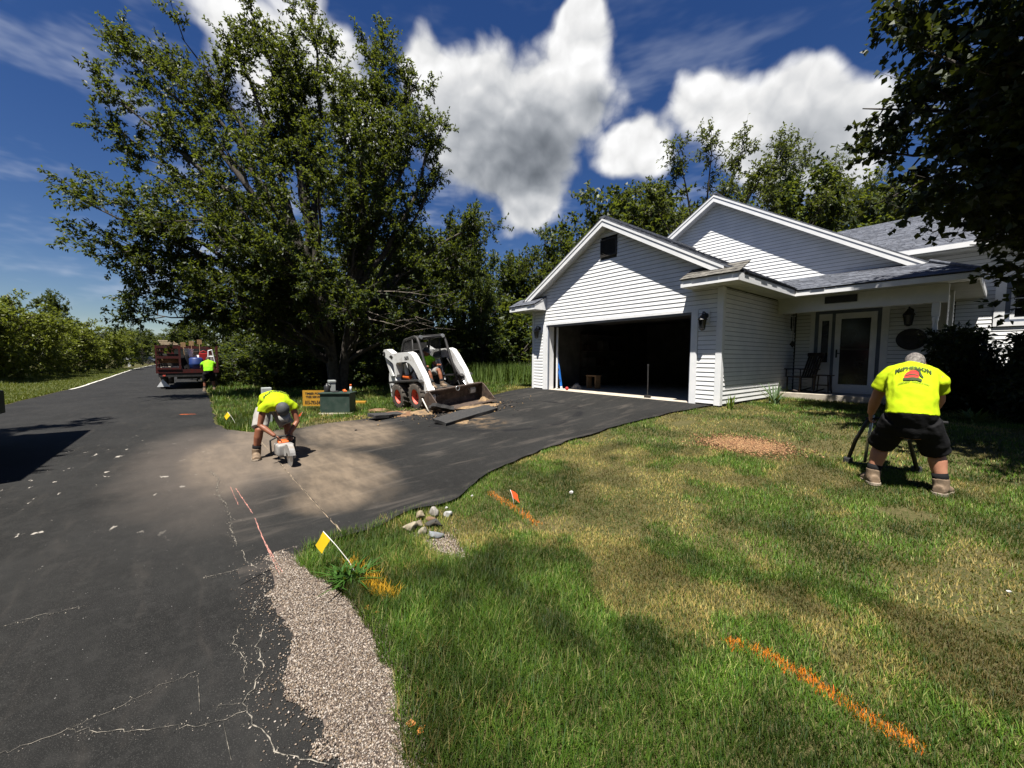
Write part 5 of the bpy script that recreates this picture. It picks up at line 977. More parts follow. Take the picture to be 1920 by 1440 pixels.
for s in (-1, 1):
    y0, y1 = (s * .58, s * .75); y0, y1 = min(y0, y1), max(y0, y1)
    P_('lift_arm', 'mwhite', lambda bm: prism(bm, [(-1.38, 1.70), (-1.34, 1.80), (-1.26, 1.86), (-1.02, 1.84), (-.72, 1.70), (.30, 1.66), (.48, 1.60), (.60, 1.48), (.98, .95), (1.22, .38), (1.18, .28), (1.03, .28), (.78, .80), (.50, 1.20), (.30, 1.34), (.10, 1.40), (-.50, 1.41), (-.58, 1.34), (-.60, 1.05), (-.66, .98), (-.73, 1.02), (-.74, 1.36), (-.80, 1.42), (-1.15, 1.58)], y0, y1))
    P_('arm_recess', 'mdark', lambda bm: prism(bm, [(-.95, 1.62), (-.80, 1.66), (-.70, 1.60), (-.78, 1.53)], s * .745, s * .757))
    P_('arm_pivot', 'mdark', lambda bm: lathe(bm, [(.03, -.1), (.07, -.095), (.07, .095), (.03, .1)], 16, (-1.27, s * .665, 1.73), 'Y'))
    P_('rear_link', 'mwhite', lambda bm: hexa(bm, [(-1.40, s * .58, 1.66), (-1.22, s * .58, 1.62), (-.98, s * .58, 1.02), (-1.14, s * .58, 1.02)], [(-1.40, s * .70, 1.66), (-1.22, s * .70, 1.62), (-.98, s * .70, 1.02), (-1.14, s * .70, 1.02)]))
    P_('rear_upright', 'mwhite', lambda bm: prism(bm, [(-1.44, .36), (-1.22, .44), (-1.0, .58), (-.72, .66), (-.62, .76), (-.80, .80), (-.98, .92), (-1.02, 1.08), (-1.16, 1.22), (-1.34, 1.18), (-1.46, .9)], *sorted((s * .44, s * .64))))
    P_('side_frame', 'mwhite', lambda bm: (prism(bm, [(-.50, .72), (-.36, .72), (-.42, 1.36), (-.58, 1.36)], *sorted((s * .46, s * .52))), prism(bm, [(-.06, .72), (.08, .72), (-.14, 1.38), (-.26, 1.38)], *sorted((s * .461, s * .519)))))
    P_('fender', 'mdark', lambda bm: prism(bm, [(-1.0, .80), (-.9, .87), (.9, .87), (1.0, .80), (.9, .83), (-.9, .83)], *sorted((s * .46, s * .88))))
    P_('tilt_cylinder', 'mdark', lambda bm: tube(bm, [(.55, s * .52, 1.18), (.98, s * .52, .66)], .038, 10))
    P_('cylinder_rod', 'alu', lambda bm: tube(bm, [(.98, s * .52, .66), (1.22, s * .52, .38)], .018, 8))
    P_('lift_cylinder', 'mdark', lambda bm: tube(bm, [(-1.0, s * .53, .62), (-.2, s * .53, 1.0), (.35, s * .55, 1.26)], [.045, .04, .022], 10))
    P_('hose', 'rubber', lambda bm: tube(bm, [(.30, s * .50, 1.36), (.50, s * .47, 1.18), (.66, s * .47, .98), (.74, s * .47, .72), (.95, s * .4, .55)], .018, 8), smooth=True)
    for x in (-.52, .58):
        w_ = empty('wheel', (x, s * .72, .41), 0, sk)
        P_('tyre', 'tyre', lambda bm: lathe(bm, [(.21, -.145), (.33, -.155), (.38, -.14), (.40, -.09), (.405, 0), (.40, .09), (.38, .14), (.33, .155), (.21, .145), (.2, 0)], 30, (0, 0, 0), 'Y', False), w_, True)
        def lugs(bm):
            for k in range(18):
                t = 2 * math.pi * k / 18
                for q in (-1, 1):
                    a = t + (q * .09); c0 = V((math.cos(a) * .41, q * .02, math.sin(a) * .41)); a2 = a + .17; c1 = V((math.cos(a2) * .395, q * .15, math.sin(a2) * .395)); tube(bm, [c0, c1], [.022, .024], 4)
        P_('tread', 'tyre', lugs, w_)
        P_('rim', 'rimred', lambda bm: lathe(bm, [(.215, s * .13), (.20, s * .11), (.185, s * .03), (.10, s * .01), (.06, s * .025), (.02, s * .027)] if s > 0 else [(.02, s * .027), (.06, s * .025), (.10, s * .01), (.185, s * .03), (.20, s * .11), (.215, s * .13)], 24, (0, 0, 0), 'Y', False), w_, True)
        def nuts(bm):
            for k in range(8): t = 2 * math.pi * k / 8; lathe(bm, [(.014, s * .02), (.014, s * .045)], 6, (math.cos(t) * .13, 0, math.sin(t) * .13), 'Y')
        P_('wheel_nut', 'mdark', nuts, w_)
P_('rear_door', 'mdark', lambda bm: bx(bm, (-1.42, -.43, .45), (-1.26, .43, 1.25), .03))
P_('engine_cover', 'mdark', lambda bm: prism(bm, [(-1.30, .95), (-.62, .95), (-.62, 1.52), (-.85, 1.50), (-1.28, 1.28)], -.44, .44))
P_('cover_panel', 'mwhite', lambda bm: bx(bm, (-1.28, -.43, 1.44), (-.66, .43, 1.53), .02))
P_('light_strip', 'mwhite', lambda bm: bx(bm, (-.70, -.43, 1.54), (-.66, .43, 1.62), .01))
# cab cage
cab = empty('cab', (0, 0, 0), 0, sk)
def frame(bm):
    for s in (-1, 1):
        tube(bm, [(-.66, s * .45, .95), (-.66, s * .45, 1.72), (-.48, s * .44, 1.98), (-.42, s * .43, 2.04), (.22, s * .43, 2.08), (.36, s * .43, 2.03), (.44, s * .44, 1.90), (.60, s * .45, 1.30), (.78, s * .45, .72)], .042, 8)
        tube(bm, [(.10, s * .45, 2.02), (.02, s * .455, 1.50), (.10, s * .455, .95)], .022, 6)
    for p in ((-.66, 1.72), (-.42, 2.04), (.36, 2.03)): tube(bm, [(p[0], -.44, p[1]), (p[0], .44, p[1])], .035, 8)
P_('roll_cage', 'mdark', frame, cab, True)
P_('roof', 'mdark', lambda bm: bx(bm, (-.44, -.43, 2.03), (.34, .43, 2.10), .03), cab)
P_('rear_screen', 'mdark', lambda bm: bx(bm, (-.68, -.42, .95), (-.65, .42, 1.95)), cab)
def mesh_(bm):
    for s in (-1, 1):
        for k in range(24): x = -.62 + k * .029; bx(bm, (x, s * .452 - .003, 1.45 if x > -.5 else 1.45), (x + .006, s * .452 + .003, 1.70 + .28 * min(1, max(0, (x + .64) / .2))))
        for k in range(18): z = 1.45 + k * .03; bx(bm, (-.64 + max(0, (z - 1.72)) * .6, s * .45 - .003, z), (.06, s * .45 + .003, z + .006))
sm_ = P_('side_screen', 'mdark', mesh_, cab); sm_['kind'] = 'stuff'
P_('seat', 'mdark', lambda bm: (bx(bm, (-.45, -.26, .78), (.05, .26, .92), .04), bx(bm, (-.5, -.25, .92), (-.36, .25, 1.45), .05)), cab)
P_('floor_pan', 'mdark', lambda bm: bx(bm, (-.6, -.42, .36), (.90, .42, .46)), cab)
for s in (-1, 1): P_('control_lever', 'mdark', lambda bm: tube(bm, [(.30, s * .24, .75), (.28, s * .22, 1.05), (.24, s * .22, 1.12)], .02, 8), cab)
P_('headlamp', 'alu', lambda bm: lathe(bm, [(.05, 0), (.06, .05), (.055, .07), (.01, .07)], 12, (.40, -.36, 2.04), 'X'), cab)
P_('work_lamp', 'alu', lambda bm: lathe(bm, [(.05, 0), (.06, .05), (.055, .07), (.01, .07)], 12, (.40, .36, 2.04), 'X'), cab)
P_('arm_lock', 'sawor', lambda bm: tube(bm, [(-.44, -.60, .97), (-.06, -.60, .93)], .06, 12))
# bucket
bk = empty('bucket', (1.12, 0, .04), 0, sk); bk.scale = (.86, 1, .86); BW = .86
prof = [(.92, .0), (.18, .0), (.04, .07), (-.02, .22), (.02, .42), (.16, .56), (.30, .58)]
def shell(bm):
    inn = [(.92, .02), (.19, .022), (.06, .085), (.005, .22), (.04, .41), (.17, .538), (.30, .556)]
    for i in range(len(prof) - 1):
        a, b, c, d = prof[i], prof[i + 1], inn[i + 1], inn[i]; hexa(bm, [(a[0], -BW, a[1]), (b[0], -BW, b[1]), (c[0], -BW, c[1]), (d[0], -BW, d[1])], [(a[0], BW, a[1]), (b[0], BW, b[1]), (c[0], BW, c[1]), (d[0], BW, d[1])])
P_('shell', 'bucket', shell, bk)
for s in (-1, 1): P_('side_plate', 'bucket', lambda bm: prism(bm, [(.90, .002), (.18, .002), (.04, .07), (-.02, .22), (.02, .42), (.16, .56), (.34, .58), (.44, .52), (.90, .06)], *sorted((s * BW, s * (BW + .025)))), bk)
P_('top_bar', 'bucket', lambda bm: bx(bm, (.10, -BW, .57), (.36, BW, .61), .008), bk)
P_('cutting_edge', 'bucket', lambda bm: bx(bm, (.88, -BW - .02, -.006), (1.02, BW + .02, .012)), bk)
P_('hook_ring', 'alu', lambda bm: tube(bm, [(.37 + .0 * t, .0 + .055 * math.cos(t), .545 + .07 * math.sin(t)) for t in np.linspace(0, 6.2, 14)], .012, 6), bk)
P_('mount_plate', 'mwhite', lambda bm: bx(bm, (-.16, -.5, .12), (-.06, .5, .42), .01), bk)
MT['sand'] = mat('tan_sand', (.25, .165, .085), (.15, .10, .055), 9, .95, .9, 30, dirt=((.05, .042, .036), 8, .52, .7))
MT['soil'] = mat('red_soil', (.17, .085, .042), (.10, .055, .028), 14, .95, .8, 50, dirt=((.36, .25, .14), 7, .5, .75))
def lump(bm, c, rx, ry, h, seed, n=18):
    rg = random.Random(seed); rings = []
    for k in range(5):
        q = k / 5; rings.append([bm.verts.new((c[0] + rx * (1 - q) * math.cos(t) * rg.uniform(.8, 1.15), c[1] + ry * (1 - q) * math.sin(t) * rg.uniform(.8, 1.15), c[2] + h * (1 - (1 - q) ** 2) * rg.uniform(.75, 1.2))) for t in [6.2832 * i / n for i in range(n)]])
    for a, b in zip(rings, rings[1:]):
        for i in range(n): bm.faces.new([a[i], a[(i + 1) % n], b[(i + 1) % n], b[i]])
    bm.faces.new(rings[-1])
P_('sand_load', 'sand', lambda bm: lump(bm, (.62, .66, .018), .20, .16, .12, 3), bk)
# lettering on the rear panel and arm
text_mesh('Bobcat', .15, MT['mdark'], 'maker_lettering', sk, Matrix.Translation((-1.20, -.645, .62)) @ Matrix.Rotation(R(12), 4, 'Y') @ Matrix.Rotation(R(90), 4, 'X'))
text_mesh('S650', .13, MT['mdark'], 'model_lettering', sk, Matrix.Translation((.18, -.756, 1.46)) @ Matrix.Rotation(R(90), 4, 'X'))
# operator
JO = dict(crotch=(0, -.02, .0), pelvis=(0, -.05, .08), waist=(0, -.08, .24), chest=(0, -.03, .42), shoulder=(0, .03, .53), neck=(0, .06, .59), head=(0, .12, .70), face=(0, .95, -.3), up=(0, .3, .95), shL=(-.18, .02, .50), shR=(.18, .02, .50), elL=(-.24, .14, .26), elR=(.24, .14, .26), wrL=(-.21, .36, .28), wrR=(.21, .36, .28), haL=((0, 1, .1), (0, 0, -1), (1, 0, 0)), haR=((0, 1, .1), (0, 0, -1), (-1, 0, 0)),
          hipL=(-.1, .0, .06), hipR=(.1, .0, .06), knL=(-.17, .42, .12), knR=(.17, .42, .12), anL=(-.16, .52, -.28), anR=(.16, .52, -.28), toL=(-.17, .68, -.38), toR=(.17, .68, -.38))
op, _ = figure('person', JO, WW, 'skintan', 'limedark', 'greycloth', 'loader operator in green shirt seated inside the cab', (0, 0, 0), 0, None, 'cap', .5, .85, vox=.012)
op.matrix_world = sk.matrix_basis @ Matrix.Translation((-.12, 0, .92)) @ Matrix.Rotation(R(-90), 4, 'Z')
# ------------------------------------------------------------------ broken asphalt
MT['brokenasphalt'] = mat('broken_asphalt', (.020, .020, .021), (.04, .038, .036), 26, .9, .7, 60, dirt=((.12, .09, .06), 6, .6, .85))
def slab(poly, th, loc, rot, label, seed=1):
    rg = random.Random(seed); bm = bmesh.new(); pts = []
    for a, b in zip(poly, poly[1:] + poly[:1]):
        for k in range(5): t = k / 5; pts.append((a[0] + (b[0] - a[0]) * t + rg.uniform(-.02, .02), a[1] + (b[1] - a[1]) * t + rg.uniform(-.02, .02)))
    hexa(bm, [(p[0] + rg.uniform(-.015, .015), p[1] + rg.uniform(-.015, .015), 0) for p in pts], [(p[0], p[1], th + rg.uniform(-.006, .006)) for p in pts])
    o = bobj('asphalt_slab', bm, MT['brokenasphalt'], None); o.location = loc; o.rotation_euler = rot; tag(o, label, 'asphalt slab', 'lifted slabs of broken asphalt'); return o
slab([(-.95, -.25), (.9, -.22), (.95, .16), (.1, .30), (-.9, .22)], .075, (1.70, -4.12, drive_z(1.70, -4.12) + .03), (R(5), R(-4), R(108)), 'long slab of broken asphalt lying in the middle of the driveway', 1)
slab([(-.28, -.22), (.25, -.25), (.32, .15), (.0, .27), (-.30, .14)], .085, (.62, -4.22, .27), (R(-22), R(14), R(70)), 'chunk of asphalt tipped up against the loader bucket', 2)
slab([(-.45, -.16), (.42, -.2), (.45, .14), (-.4, .2)], .07, (.12, -5.45, drive_z(.12, -5.45) + .03), (R(4), R(3), R(110)), 'narrow asphalt slab at the grass edge left of the loader', 3)
slab([(-.2, -.13), (.2, -.12), (.16, .14), (-.18, .1)], .06, (-.35, -2.25, .44), (R(6), R(-8), R(20)), 'small asphalt piece beyond the right end of the bucket', 4)
rng = np.random.default_rng(19); n = 1500; u = .75 + rng.normal(size=n) * .42; w = -3.6 + rng.normal(size=n) * .75; k = w < -.3; u, w = u[k], w[k]
u2 = -.2 + rng.normal(size=700) * .3; w2 = -5.0 + rng.normal(size=700) * .45; u, w = np.concatenate([u, u2]), np.concatenate([w, w2])
pebbles('asphalt_rubble', u, w, np.array([drive_z(a, b) for a, b in zip(u, w)]), .008 + .028 * rng.random(len(u)) ** 4, [(.02, .02, .02), (.035, .03, .028), (.30, .20, .10), (.18, .12, .07), (.05, .045, .04)], 9, 'crumbled asphalt and sandy base scattered round the loader bucket')
for k, (x, y, rx, ry, h, m, lb_) in enumerate([(.72, -3.0, .5, .85, .07, 'sand', 'low heap of tan sand under the bucket lip'), (.25, -4.55, .45, .3, .07, 'sand', 'tan base sand exposed beside the tipped asphalt chunk'), (-1.75, -4.95, .55, .35, .07, 'soil', 'mound of reddish soil behind the loader rear wheel'), (-.15, -5.0, .6, .4, .06, 'soil', 'strip of churned soil between grass and loader'), (1.75, -4.45, .6, .3, .03, 'sand', 'thin sandy smear in front of the long asphalt slab')]):
    bm = bmesh.new(); lump(bm, (0, 0, 0), rx, ry, h, 30 + k, 26); o = bobj('soil_heap', bm, MT[m], None, True, (x, y, (drive_z(x, y) if x > -.3 else float(ground(x, y))) - .006)); tag(o, lb_, 'soil')
bm = bmesh.new(); tube(bm, [(0, 0, 0), (.32, .02, -.30)], .016, 8); o = bobj('marker_stick', bm, mat('pale_stick', (.6, .57, .5)), None, True, (.22, -4.55, .55)); tag(o, 'pale stick leaning between loader front wheel and asphalt chunk', 'stick')
# ------------------------------------------------------------------ utility box and the things round it
ub_ = empty('utility_box', (-2.18, -5.98, .06), math.atan2(.82, .57)); MT['boxgrey'] = mat('dark_green_enamel', (.022, .040, .032), (.032, .052, .042), 5, .5, dirt=((.08, .08, .07), 6, .55, .85))
tag(ub_, 'dark green utility transformer box on the grass', 'utility box')
bm = bmesh.new(); bx(bm, (-.40, -.24, 0), (.40, .26, .52), .012); bobj('cabinet', bm, MT['boxgrey'], ub_)
bm = bmesh.new(); bx(bm, (-.43, -.27, .52), (.43, .29, .56), .01); bobj('lid', bm, MT['boxgrey'], ub_)
bm = bmesh.new(); bx(bm, (-.44, -.28, -.06), (.44, .30, 0.0), .01); bobj('pad', bm, MT['concrete'], ub_)
bm = bmesh.new(); bx(bm, (-.407, -.05, .2), (-.4, .05, .40)); bobj('sticker', bm, MT['trim'], ub_)
def on_box(x, y, z=0.): c, s = .57, .82; return (-2.18 + x * c - y * s, -5.98 + x * s + y * c, .62 + z)
bm = bmesh.new(); lathe(bm, [(.012, 0), (.032, .002), (.032, .15), (.018, .17), (.014, .175)], 16); can = bobj('spray_can', bm, MT['trim'], None, True, on_box(.34, .05)); tag(can, 'orange-topped white spray can on the utility box', 'spray can')
bm = bmesh.new(); lathe(bm, [(.03, .15), (.031, .20), (.026, .215), (.01, .216)], 16); bobj('cap', bm, MT['sawor'], can, True)
bm = bmesh.new(); tube(bm, [(-.12, 0, .03), (-.04, .03, .04), (.05, .01, .035)], [.025, .035, .03], 8)
for k in range(4): tube(bm, [(.05, -.03 + k * .022, .035), (.10, -.035 + k * .025, .03), (.13, -.04 + k * .026, .016)], [.013, .012, .009], 6)
gl_ = bobj('work_glove', bm, MT['sawor'], None, True, on_box(.15, .06)); tag(gl_, 'orange work glove lying on the utility box', 'glove')
bm = bmesh.new(); lathe(bm, [(.075, 0), (.08, .02), (.08, .17), (.05, .2), (.03, .21), (.03, .24), (.02, .245)], 14); tube(bm, [(.0, 0, .24), (.0, .06, .25), (.0, .1, .18), (.0, .08, .1)], .012, 6); jg = bobj('jug', bm, MT['black'], None, True, on_box(-.30, .02)); tag(jg, 'black jug with handle on the left end of the utility box', 'jug')
bm = bmesh.new(); bx(bm, (-.13, -.09, 0), (.13, .09, .025), .006); pd = bobj('clipboard', bm, MT['mdark'], None, False, on_box(-.08, .0)); tag(pd, 'flat dark clipboard in the middle of the utility box', 'clipboard')
pe = empty('utility_pedestal', (-2.95, -5.95, .06)); tag(pe, 'light grey square utility pedestal behind the transformer box', 'utility post')
MT['pedgrey'] = mat('grey_plastic', (.34, .36, .34), (.28, .30, .29), 6, .6); bm = bmesh.new(); bx(bm, (-.085, -.085, -.05), (.085, .085, .78), .012); bobj('post', bm, MT['pedgrey'], pe); bm = bmesh.new(); bx(bm, (-.1, -.1, .78), (.1, .1, .86), .02); bobj('cap', bm, MT['pedgrey'], pe)
pe2 = empty('utility_pedestal', (-1.3, -7.78, .02)); tag(pe2, 'small grey pedestal half hidden behind the man with the saw', 'utility post'); bm = bmesh.new(); bx(bm, (-.1, -.1, -.05), (.1, .1, .86), .015); bobj('post', bm, MT['pedgrey'], pe2)
# yard sign
sg = empty('yard_sign', (-3.05, -6.42, .05), math.atan2(.80, .60)); tag(sg, 'yellow tree service yard sign half hidden by the utility box', 'sign'); MT['signyel'] = mat('sign_amber', (.42, .22, .018), (.34, .17, .016), 5, .6); MT['signblack'] = mat('sign_black', (.012, .011, .01), None, 5, .6)
bm = bmesh.new(); bx(bm, (-.33, -.006, .12), (.33, .006, .58)); bobj('board', bm, MT['signyel'], sg)
for s, z, h, x in (('TIMBER POINT', .455, .088, .9), ('TREE SERVICE', .355, .088, .9), ('815-793-5470', .17, .15, .62)): text_mesh(s, h, MT['signblack'], 'lettering', sg, Matrix.Translation((0, -.009, z)) @ Matrix.Rotation(R(90), 4, 'X'), x)
for x in (-.2, .2): P_('stake', 'iron', lambda bm: tube(bm, [(x, .012, -.1), (x, .012, .5)], .004, 6), sg)
def flag(base, tip, col, size, label, hang, group=None):
    b, t = V(base), V(tip); e = empty('marker_flag', base); tag(e, label, 'flag'); d = t - b; MT.setdefault('wire', mat('white_wire', (.66, .64, .58), None, 5, .5))
    bm = bmesh.new(); tube(bm, [(0, 0, -.05), d * .33 + V((0, 0, .012)), d * .66 + V((0, 0, .014)), d], .0028, 6); bobj('wire_stem', bm, MT['wire'], e, True)
    bm = bmesh.new(); a0, a1 = d, d * (1 - size * .95 / d.length); hg = V(hang); n = 6; G = []
    for i in range(n + 1):
        q = i / n; G.append([bm.verts.new(a0.lerp(a1, r_ / n) + hg * size * 1.15 * q + V((.10, .10, 0)) * size * math.sin(q * 3.6 + r_ * .35) * q * .8 - V((0, 0, 1)) * size * .25 * q * q) for r_ in range(n + 1)])
    for i in range(n):
        for j in range(n): bm.faces.new([G[i][j], G[i + 1][j], G[i + 1][j + 1], G[i][j + 1]])
    c = bobj('cloth', bm, MT[col], e, True, rec=False); return e
MT['flagyel'] = mat('yellow_flag', (.72, .50, .012), (.66, .44, .01), 6, .6); MT['flagor'] = mat('orange_flag', (.78, .10, .02), (.68, .075, .015), 6, .6)
flag((6.63, -8.05, 0), (*campos(597, 2.75)[:2], .335), 'flagyel', .085, 'yellow marker flag leaning over the gravel in the foreground', (-.35, -.45, -.85))
flag((6.31, -6.38, .05), (6.26, -6.40, .21), 'flagor', .09, 'red-orange marker flag standing in the painted grass stripe', (.5, .65, -.35))
flag((-1.42, -8.36, 0), (-1.62, -8.52, .33), 'flagyel', .11, 'yellow marker flag at the far corner of the driveway', (-.4, -.5, -.6))
flag((-1.56, -7.06, .03), (-1.5, -7.0, .22), 'flagor', .11, 'small orange marker flag in the grass right of the man with the saw', (-.4, -.5, -.3))
flag((-.55, -7.32, .03), (-.6, -7.3, .10), 'flagor', .06, 'orange marker flag lying low by the driveway edge', (-.3, -.4, -.2))
bm = bmesh.new(); bx(bm, (-.25, -.06, 0), (.25, .06, .09), .02); o = bobj('yellow_block', bm, MT['signyel'], None, False, (-3.75, -4.95, .07)); o.rotation_euler = (0, 0, .9); tag(o, 'yellow plastic block lying on the lawn behind the utility box', 'block')
# ------------------------------------------------------------------ stones by the driveway
def rock(c, r, col, label, seed, rot=0., name='stone', cat='stone'):
    rg = random.Random(seed); bm = bmesh.new(); bmesh.ops.create_icosphere(bm, subdivisions=3, radius=1); cuts = [(V((rg.gauss(0, 1), rg.gauss(0, 1), rg.gauss(0, 1))).normalized(), rg.uniform(.42, .8)) for _ in range(14)]
    for v in bm.verts:
        for n_, d in cuts:
            q = v.co.dot(n_) - d
            if q > 0: v.co -= n_ * q * .97
        v.co = V((v.co.x * r[0], v.co.y * r[1], v.co.z * r[2]))
    col = tuple(x * .62 for x in col); m = mat(name + '_mineral', col, tuple(x * .6 for x in col), 22, .85, .5, 60, dirt=((.16, .11, .06), 16, .55, .8)); o = bobj(name, bm, m, None, True, (c[0], c[1], float(ground(c[0], c[1])) + r[2] * .4 + (c[2] if len(c) > 2 else 0))); o.rotation_euler = (rg.uniform(-.2, .2), rg.uniform(-.2, .2), rot); tag(o, label, cat, 'stones piled at the driveway edge' if cat == 'stone' else None); return o
rock((5.98, -7.14), (.075, .07, .065), (.45, .42, .37), 'round pale stone at the top of the stone pile', 1)
rock((5.95, -7.27), (.06, .055, .055), (.40, .33, .22), 'small tan stone next to the driveway in the stone pile', 2)
rock((6.10, -7.22), (.09, .045, .04), (.26, .16, .09), 'flat brown stone above the dark one', 3, .7)
rock((6.12, -7.46), (.085, .075, .07), (.44, .38, .27), 'largest cream stone at the left of the pile', 4)
rock((6.10, -7.37), (.06, .055, .05), (.33, .27, .2), 'brown stone tucked beside the largest cream stone', 5)
rock((6.20, -7.27, .01), (.13, .06, .055), (.085, .08, .07), 'long dark grey stone in the middle of the pile', 6, .75)
rock((6.26, -7.40), (.055, .05, .05), (.42, .38, .28), 'small cream stone at the front of the pile', 7)
rock((6.38, -7.34), (.10, .06, .035), (.30, .32, .34), 'blue-grey flat stone at the front of the pile', 8, .8)
rock((6.06, -7.03), (.055, .05, .045), (.66, .66, .64), 'white stone right of the pile', 9)
for c, s, lb_ in (((6.51, -5.74), .035, 'crumpled white paper scrap on the lawn beyond the orange flag'), ((9.52, -4.97), .018, 'tiny white scrap on the lawn at the right edge'), ((5.93, -6.98), .022, 'small white pebble in the grass above the stone pile'), ((5.83, -6.6), .02, 'white pebble at the driveway edge near the orange stripe')): rock((c[0], c[1], .015), (s, s * .8, s * .6), (.72, .71, .68), lb_, int(c[0] * 100), .4, 'white_scrap', 'scrap')
# fallen leaves by the gravel
for k, (x, y) in enumerate(((7.02, -8.14), (7.93, -8.24), (7.98, -8.22), (6.6, -8.19), (7.1, -8.11))):
    bm = bmesh.new(); bm.faces.new([bm.verts.new(p) for p in ((-.03, 0, 0), (-.008, .016, .008), (.028, 0, .002), (-.006, -.015, .006))]); o = bobj('fallen_leaf', bm, mat('dry_leaf', (.42, .16, .03), (.30, .10, .02), 30, .7), None, rec=False); o.location = (x, y, .022); o.rotation_euler = (.2, .1, k); tag(o, 'curled orange-brown dead leaf at the gravel edge', 'leaf', 'dead leaves along the gravel edge')
# ------------------------------------------------------------------ fittings on the house
def lantern(loc, rz, label, s=1.):
    e = empty('wall_lantern', loc, rz); e.scale = (s, s, s); tag(e, label, 'lantern'); lm = MT['black']
    P_('back_plate', 'trim', lambda bm: bx(bm, (-.06, -.02, .0), (.06, .0, .24), .004), e)
    P_('bracket', 'black', lambda bm: tube(bm, [(0, -.02, .14), (0, -.07, .20), (0, -.13, .20), (0, -.14, .14)], .012, 8), e)
    P_('wall_cup', 'black', lambda bm: lathe(bm, [(.05, -.02), (.045, -.04), (.02, -.05)], 14, (0, 0, .14), 'Y'), e)
    P_('hood', 'black', lambda bm: lathe(bm, [(.075, .07), (.085, .06), (.05, .12), (.02, .15), (.012, .17)], 8, (0, -.14, 0)), e)
    P_('glass', 'glass', lambda bm: lathe(bm, [(.042, -.10), (.064, .06)], 6, (0, -.14, 0)), e)
    def bars(bm):
        for k in range(6): t = 6.2832 * k / 6; tube(bm, [(.045 * math.cos(t), -.14 + .045 * math.sin(t), -.10), (.068 * math.cos(t), -.14 + .068 * math.sin(t), .065)], .006, 5)
        lathe(bm, [(.02, -.13), (.05, -.11), (.05, -.095), (.03, -.09)], 8, (0, -.14, 0))
    P_('cage', 'black', bars, e); return e
lantern((5.22, -.022, S + 1.82), 0, 'black wall lantern to the right of the garage opening', 1.25); lantern((-.28, -.022, S + 1.84), 0, 'black wall lantern to the left of the garage opening', 1.25); lantern((7.92, 4.645, S + 2.02), 0, 'dark wall lantern above the oval plaque on the porch', 1.4)
pl = empty('oval_plaque', (7.97, 4.645, S + 1.53)); tag(pl, 'dark oval plaque on the porch wall right of the door', 'plaque')
bm = bmesh.new(); lathe(bm, [(.02, -.004), (.9, -.004), (.96, -.03), (1., -.03), (1., 0)], 36, (0, 0, 0), 'Y'); bm.transform(Matrix.Diagonal((.27, 1, .26, 1))); bobj('rim', bm, MT['iron'], pl, True)
bm = bmesh.new(); rg = random.Random(12)
for k in range(9): a = rg.uniform(0, 6.28); r_ = rg.uniform(.02, .14); bmesh.ops.create_icosphere(bm, subdivisions=2, radius=1, matrix=Matrix.Translation((r_ * math.cos(a), -.014, r_ * math.sin(a))) @ Matrix.Diagonal((rg.uniform(.03, .06), .012, rg.uniform(.015, .03), 1)))
rl_ = bobj('relief', bm, MT['iron'], pl, True)
o = box('name_sign', (6.57, 3.205, S + 2.40), (7.18, 3.235, S + 2.57), MT['black'], None); tag(o, 'long black name board fixed to the porch beam above the door', 'sign')
wc = empty('wind_chime', (5.72, 3.98, S + 1.55)); tag(wc, 'dark wind chime hanging by the garage side wall under the porch', 'wind chime')
P_('cord', 'iron', lambda bm: tube(bm, [(0, 0, .94), (0, 0, .70)], .004, 6), wc); P_('top_disc', 'iron', lambda bm: lathe(bm, [(.07, .69), (.07, .71), (.02, .72)], 14), wc)
for k in range(5): t = 6.2832 * k / 5; P_('chime_tube', 'black', lambda bm: tube(bm, [(.06 * math.cos(t), .06 * math.sin(t), .66), (.06 * math.cos(t), .06 * math.sin(t), .15 + .06 * k)], .011, 8), wc)
P_('sail', 'black', lambda bm: prism(bm, [(-.07, -.1), (0, -.2), (.07, -.1), (0, 0)], -.005, .005), wc); P_('sail_cord', 'iron', lambda bm: tube(bm, [(0, 0, .69), (0, 0, -.01)], .003, 5), wc)
ch = empty('rocking_chair', (5.95, 3.98, S + .13), R(-35)); tag(ch, 'dark wooden rocking chair at the left end of the porch', 'chair')
MT['darkwood'] = mat('dark_wood', (.035, .022, .015), (.02, .013, .009), 14, .55)
P_('seat', 'darkwood', lambda bm: bx(bm, (-.24, -.24, .40), (.24, .24, .43), .008), ch)
for k in range(6): x = -.21 + k * .084; P_('back_slat', 'darkwood', lambda bm: hexa(bm, [(x - .025, .22, .43), (x + .025, .22, .43), (x + .025, .24, .43), (x - .025, .24, .43)], [(x - .025, .40, 1.0), (x + .025, .40, 1.0), (x + .025, .42, 1.0), (x - .025, .42, 1.0)]), ch)
P_('top_rail', 'darkwood', lambda bm: bx(bm, (-.26, .38, .98), (.26, .44, 1.08), .012), ch)
for s in (-1, 1):
    P_('rocker', 'darkwood', lambda bm: tube(bm, [(s * .22, -.38, .07), (s * .22, -.1, .018), (s * .22, .2, .02), (s * .22, .5, .10)], .018, 6), ch, True); P_('arm', 'darkwood', lambda bm: bx(bm, (s * .26 - .035, -.26, .62), (s * .26 + .035, .3, .645), .006), ch)
    for y in (-.2, .2): P_('leg', 'darkwood', lambda bm: tube(bm, [(s * .22, y, .03), (s * .22, y, .41)], .018, 8), ch)
    P_('arm_post', 'darkwood', lambda bm: tube(bm, [(s * .25, -.22, .42), (s * .25, -.22, .63)], .014, 8), ch)
st = empty('side_table', (6.42, 4.1, S + .13)); tag(st, 'small dark side table next to the rocking chair', 'table'); P_('top', 'darkwood', lambda bm: bx(bm, (-.2, -.2, .46), (.2, .2, .49), .006), st)
